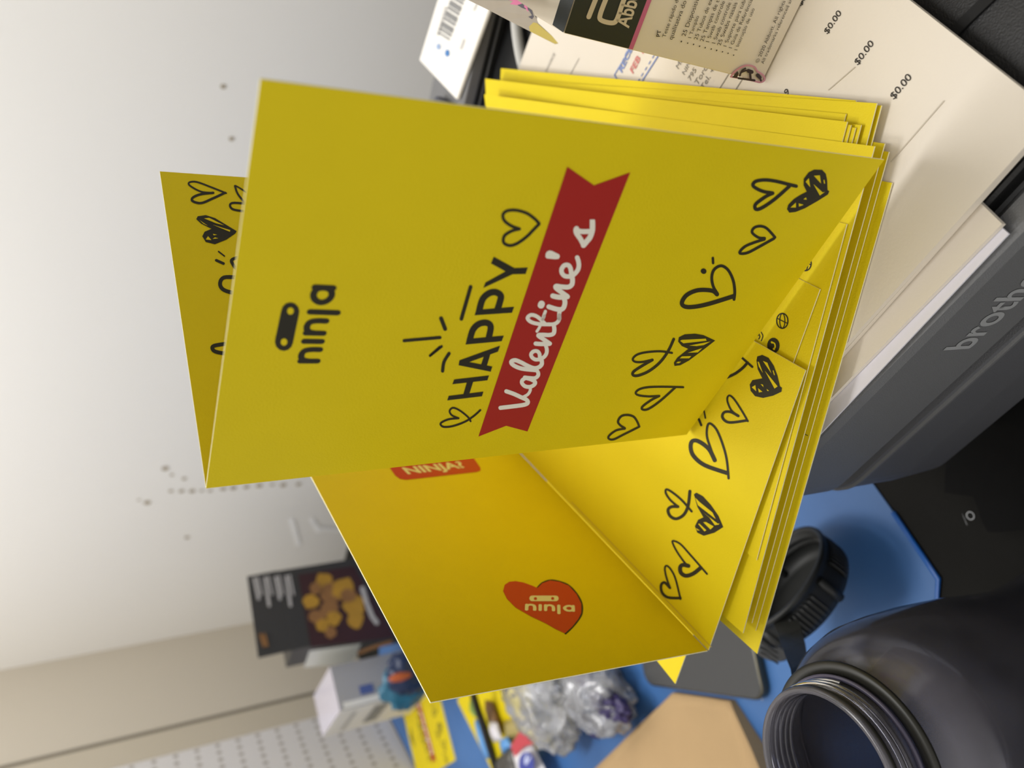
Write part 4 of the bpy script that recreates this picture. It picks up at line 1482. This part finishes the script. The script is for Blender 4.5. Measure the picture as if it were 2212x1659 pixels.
# ---------------------------------------------------------------- clutter: pen, wrappers, bags
pa, pb = at_z(1022, 1500, 0.030), at_z(1074, 1668, 0.012)
pen = thing('pen', 'long black pen lying across the snack wrappers', 'pen', (pb.x, pb.y, 0.004))
dpen = (pb - pa)
tube('barrel', [pa + dpen * t for t in (0.0, 0.3, 0.6, 0.9, 1.2)], 0.0042, BLK, pen)
tube('clip', [pa + dpen * t + V((0.004, -0.004, 0.004)) for t in (0.0, 0.12, 0.3)], 0.0014, BLK, pen)
wm = {'g': mat('green wrapper', '#7f9a4a', 0.35, 0.3, 60), 'b': mat('light blue wrapper', '#5f9ede', 0.3, 0.15, 40), 'o': mat('brown orange wrapper', '#7d5a2c', 0.4, 0.5, 90),
      'w': mat('white foil wrapper', '#d8d4da', 0.25, 0.15, 60), 'k': mat('charcoal wrapper', '#47443f', 0.4, 0.2, 60), 'y': mat('mustard wrapper', '#a8985c', 0.4, 0.25, 90)}


def pillow(name, pts, z0, hgt, m, label, cat, group=None, seed=0, parent=None, zpx=None):
    """small filled packet over a pixel quad lying on the desk"""
    q = [at_z(x, y, zpx if zpx is not None else z0 + hgt * 0.6) for x, y in pts]
    n = 10
    vs, fs = [], []
    for lay in (0, 1):
        for j in range(n + 1):
            for i in range(n + 1):
                u, v = i / n, j / n
                p = (q[0] * (1 - u) + q[1] * u) * (1 - v) + (q[3] * (1 - u) + q[2] * u) * v
                b = (math.sin(math.pi * u) * math.sin(math.pi * v)) ** 0.5 if 0 < u < 1 and 0 < v < 1 else 0
                w_ = noise.noise(V((u * 5 + seed, v * 5, seed * 3.1))) * 0.25 * hgt * b
                mid = z0 + hgt * 0.35
                z = mid + (hgt * 0.65 * b + w_ + 0.0003) if lay else mid - hgt * 0.35 * b - 0.0003
                vs.append(V((p.x, p.y, z)))
    Mn = (n + 1) ** 2
    for j in range(n):
        for i in range(n):
            a = j * (n + 1) + i
            fs.append((a, a + n + 1, a + n + 2, a + 1))
            fs.append((Mn + a, Mn + a + 1, Mn + a + n + 2, Mn + a + n + 1))
    rm = [i for i in range(n + 1)] + [j * (n + 1) + n for j in range(1, n + 1)] + [n * (n + 1) + i for i in range(n - 1, -1, -1)] + [j * (n + 1) for j in range(n - 1, 0, -1)]
    for k in range(len(rm)):
        a, b = rm[k], rm[(k + 1) % len(rm)]
        fs.append((a, b, b + Mn, a + Mn))
    o = mesh_obj(name, vs, fs, m, parent, smooth=True)
    if label:
        tag(o, label, cat, group)
    return o


GW = 'snack wrappers under the pen'
pillow('snack_wrapper', [(1013, 1510), (1028, 1535), (1040, 1560), (1016, 1540)], 0.003, 0.010, wm['g'], 'small green wrapper at the top end of the black pen', 'wrapper', GW, 1)
pillow('snack_wrapper', [(1022, 1555), (1040, 1560), (1064, 1640), (1046, 1640)], 0.003, 0.010, wm['b'], 'light blue wrapper along the left side of the black pen', 'wrapper', GW, 2)
pillow('snack_wrapper', [(1044, 1512), (1060, 1520), (1084, 1590), (1056, 1570)], 0.003, 0.010, wm['o'], 'brown and orange wrapper right of the black pen', 'wrapper', GW, 3)
pillow('snack_wrapper', [(1055, 1560), (1070, 1562), (1082, 1600), (1064, 1605)], 0.014, 0.008, wm['w'], 'silvery white wrapper right of the middle of the black pen', 'wrapper', GW, 4)
pillow('snack_wrapper', [(1078, 1600), (1092, 1592), (1103, 1614), (1085, 1632)], 0.014, 0.008, wm['b'], 'blue and white wrapper beside the charcoal packet', 'wrapper', GW, 5)
pillow('snack_wrapper', [(1068, 1640), (1102, 1612), (1122, 1690), (1080, 1700)], 0.014, 0.016, wm['k'], 'charcoal grey packet near the lower end of the black pen', 'wrapper', GW, 6)
pillow('snack_wrapper', [(1086, 1560), (1112, 1548), (1126, 1585), (1096, 1612)], 0.003, 0.010, wm['y'], 'mustard coloured wrapper above the red and white packet', 'wrapper', GW, 7)
# red, white and blue packet
pk_o = at_z(1120, 1583, 0.030)
pk_r = at_z(1152, 1610, 0.030)
pq = pillow('snack_packet', [(1102, 1612), (1128, 1578), (1185, 1690), (1130, 1710)], 0.014, 0.014, mat('white packet', '#f0eef2', 0.35, 0.03), 'white snack packet with red top and blue oval', 'packet', None, 9)
pkz = 0.0262


def on_packet(nm, pts, m, dz):
    vs = []
    for x, y in pts:
        vs.append(at_z(x, y, pkz + dz))
    return mesh_obj(nm, vs, [tuple(t) for t in tessellate_polygon([vs])], m, pq)


on_packet('red_top', [(1103, 1612), (1122, 1580), (1130, 1578), (1152, 1608), (1133, 1612), (1112, 1636)], mat('red packet print', '#c4414c', 0.35), 0.0025)
on_packet('blue_oval', [(1137 + 17 * math.cos(g * 0.3927), 1650 + 26 * math.sin(g * 0.3927)) for g in range(16)], mat('blue packet print', '#3b47a0', 0.35), 0.0028)
on_packet('oval_script', [(1132, 1640), (1138, 1628), (1141, 1630), (1137, 1642), (1145, 1634), (1147, 1637), (1138, 1652), (1134, 1652)], mat('pale packet script', '#c6cdf0', 0.4), 0.0032)


def crumple(name, c, sx, sy, sz, seed, m, parent=None, sub=5, amp=0.35):
    import bmesh
    bm = bmesh.new()
    bmesh.ops.create_icosphere(bm, subdivisions=sub, radius=1.0)
    for v in bm.verts:
        p = v.co.copy()
        q = p * 1.6 + V((seed, seed * 2, seed * 3))
        r = 1 - abs(noise.noise(q)) * 1.5 * amp
        r += amp * 0.7 * (0.5 - abs(noise.noise(q * 1.9)))
        r += amp * 0.22 * (0.5 - abs(noise.noise(q * 4.1)))
        p = p * r
        v.co = V((c.x + p.x * sx, c.y + p.y * sy, max(0.0022, c.z + p.z * sz)))
    me = bpy.data.meshes.new(name)
    bm.to_mesh(me)
    bm.free()
    me.materials.append(m)
    for p_ in me.polygons:
        p_.use_smooth = True
    o = bpy.data.objects.new(name, me)
    COL.objects.link(o)
    if parent:
        o.parent = parent
        o.matrix_parent_inverse = parent.matrix_world.inverted()
    return o


bA = at_z(1168, 1512, 0.026)
bag1 = thing('plastic_bag', 'crumpled clear plastic bag touching the snack packets and yellow card beneath it', 'plastic bag', (bA.x, bA.y, 0.002))
crumple('film', bA, 0.046, 0.064, 0.026, 3.3, BAGM, bag1, 5, 0.3)
crumple('inner_film', bA + V((0.004, 0.0, -0.003)), 0.036, 0.058, 0.018, 8.1, BAGM, bag1, 4, 0.4)
bB = at_z(1288, 1500, 0.022)
bag2 = thing('plastic_bag', 'crumpled clear plastic bag with purple film inside, beside the kraft envelope', 'plastic bag', (bB.x, bB.y, 0.002))
crumple('film', bB, 0.032, 0.048, 0.026, 5.7, BAGM, bag2, 5, 0.3)
crumple('inner_film', bB + V((0.0, 0.0, -0.003)), 0.024, 0.042, 0.016, 1.7, BAGM, bag2, 4, 0.4)
cc = at_z(1318, 1522, 0.028)
o_ = crumple('purple_film', cc, 0.011, 0.026, 0.010, 2.2, PURP, bag2, 4, 0.6)
cc = at_z(1262, 1463, 0.028)
crumple('purple_film', cc, 0.007, 0.02, 0.008, 6.2, PURP, bag2, 3, 0.6)
cc = at_z(1275, 1568, 0.022)
crumple('purple_film', cc, 0.008, 0.02, 0.007, 4.2, PURP, bag2, 3, 0.6)

# ---------------------------------------------------------------- food carton, white carton, pouch at the back
YF = 1.13
# white carton on the desk
crn = at_y(735, 1536, 1.05)                    # near vertical edge, top
cz = crn.z
wbx = thing('medicine_carton', 'white and grey carton with shiny white top beside the charcoal food box', 'box', (crn.x, crn.y, 0.0012))
dR = at_z(713, 1440, cz) - crn
dR = V((dR.x, dR.y, 0))
dL = at_z(697, 1592, cz) - crn
dL = V((dL.x, dL.y, 0))
o_ = V((crn.x, crn.y, 0.0012))
vv, ff = box_vf(o_, dR, dL, V((0, 0, cz - 0.001)))
cb = mesh_obj('carton', vv, ff, [WBOX, LGREY, LAV], wbx, fm=[0, 2, 1, 0, 0, 0])
nf = dR.cross(V((0, 0, 1))).normalized()
if nf.dot(CAM - o_) < 0:
    nf = -nf
nl = dL.cross(V((0, 0, 1))).normalized()
if nl.dot(CAM - o_) < 0:
    nl = -nl


def facequad(nm, o, ex, u0, u1, z0, z1, n, m, parent):
    return mesh_obj(nm, [o + ex * u0 + V((0, 0, z0)) + n * 0.0008, o + ex * u1 + V((0, 0, z0)) + n * 0.0008, o + ex * u1 + V((0, 0, z1)) + n * 0.0008, o + ex * u0 + V((0, 0, z1)) + n * 0.0008],
                    [(0, 1, 2, 3)], m, parent)


H_ = cz
facequad('blue_number', o_, dR, 0.22, 0.42, H_ * 0.62, H_ * 0.76, nf, mat('blue number print', '#5566a0', 0.5), cb)
facequad('dark_panel', o_, dR, 0.45, 0.95, H_ * 0.18, H_ * 0.32, nf, mat('dark grey print', '#6a6866', 0.5), cb)
facequad('cream_strip', o_, dR, 0.02, 0.16, H_ * 0.05, H_ * 0.95, nf, WBOX, cb)
facequad('side_print', o_, dL, 0.15, 0.8, H_ * 0.45, H_ * 0.60, nl, mat('mid grey print', '#8e8c88', 0.5), cb)
facequad('side_print', o_, dL, 0.2, 0.9, H_ * 0.78, H_ * 0.83, nl, mat('pale grey print', '#c4c1bc', 0.5), cb)

# food carton standing on it
fz = 0.0012
F0 = at_y(632, 1404, 1.085)
FH = F0.z
FX = V((0.8, 0.6, 0)) * 0.118
SD = V((-0.6, 0.8, 0)) * 0.066
fb = thing('food_box', 'charcoal food carton with its lid flap standing up, photo of golden fried pieces', 'box', (F0.x, F0.y, fz))
fL = V((F0.x, F0.y, fz))
fpt = Plane(fL, FX, V((0, 0, 1)))
bo = box('carton', fL, FX, SD, V((0, 0, FH - fz)), FOODB, fb, 0.0015)
ftl, ftr = fpt.w(*fpt.px(558, 1421)), fpt.w(*fpt.px(534, 1245))
nb = V((-0.6, 0.8, 0)) * 0.0015
flp = [ftl, ftr, fL + FX + V((0, 0, FH - fz)), fL + V((0, 0, FH - fz))]
fl_o = mesh_obj('lid_flap', flp + [q + nb for q in flp], [(3, 2, 1, 0), (4, 5, 6, 7), (0, 1, 5, 4), (1, 2, 6, 5), (2, 3, 7, 6), (3, 0, 4, 7)], FOODB, fb)
fpw = Plane(fL - V((-0.6, 0.8, 0)) * 0.0006, FX, V((0, 0, 1)))


def fart(nm, m, elems, h=0.0008, par=None):
    return art(fpw, (500, 1150, 0.3067), nm, m, h, elems, par or bo)


rnd = random.Random(4)
fart('food_photo_ground', MAROON, [('p', [(470, 300), (860, 240), (1150, 740), (560, 810)])])
blobs = [(650, 350, 70, GOLD), (560, 490, 60, GOLD), (700, 430, 90, TAN), (790, 400, 90, GOLD), (860, 520, 90, GOLD), (870, 620, 70, GOLD), (690, 540, 70, TAN),
         (600, 600, 60, TAN), (720, 610, 60, GOLD), (640, 660, 55, GOLD), (700, 710, 45, TAN), (820, 450, 60, TAN), (590, 400, 45, TAN)]
for i, (bx_, by_, r, m_) in enumerate(blobs):
    pts = [(bx_ + r * (0.75 + 0.3 * rnd.random()) * math.cos(g * 0.5236), by_ + r * (0.75 + 0.3 * rnd.random()) * math.sin(g * 0.5236)) for g in range(12)]
    fart('fried_piece', m_, [('p', pts)], 0.0010 + i * 0.0001)
LT = mat('blurred white lettering', '#b3aeaa', 0.6, 0.05)
for k in range(4):
    x = 160 + k * 75
    fart('flap_text', LT, [('s', 22, [(x, 330 - 5 * k), (x + 30, 470 + 6 * (k % 2) * 8)])], 0.0012, fl_o)
    fart('flap_text', LT, [('s', 14, [(x + 24, 320 - 5 * k), (x + 52, 440)])], 0.0012, fl_o)
fart('flap_price', TAN, [('s', 24, [(205, 725), (230, 800)]), ('s', 16, [(232, 720), (252, 800)])], 0.0012, fl_o)
fart('product_word', LT, [('s', 34, [(920, 400), (950, 500)]), ('s', 34, [(958, 520), (985, 590)]), ('s', 34, [(990, 600), (1020, 640)])], 0.0022)
fart('gold_script', TAN, [('s', 26, [(900, 850), (1000, 810), (1120, 775)])], 0.0012)
sidep = Plane(fL, SD, V((0, 0, 1)))
vsq = [sidep.w(*sidep.px(x, y), 0.0006) for x, y in ((656, 1441), (668, 1405), (780, 1389), (762, 1432))]
mesh_obj('white_label', vsq, [(0, 1, 2, 3)], mat('white label', '#dedfd8', 0.5, 0.03), bo)
# pouch
pz_ = at_z(885, 1500, 0.03)
pch = thing('foil_pouch', 'teal and dark blue foil pouch with an orange spot beside the white carton', 'pouch', (pz_.x, pz_.y, 0.002))
crumple('pouch_body', at_y(872, 1480, 1.02), 0.032, 0.012, 0.034, 9.1, TEAL, pch, 4, 0.3)
crumple('pouch_base', at_y(885, 1450, 1.0), 0.030, 0.016, 0.032, 7.1, DBLUE, pch, 4, 0.3)
crumple('orange_spot', at_y(864, 1462, 0.985), 0.006, 0.004, 0.016, 1.1, ORNG, pch, 3, 0.2)
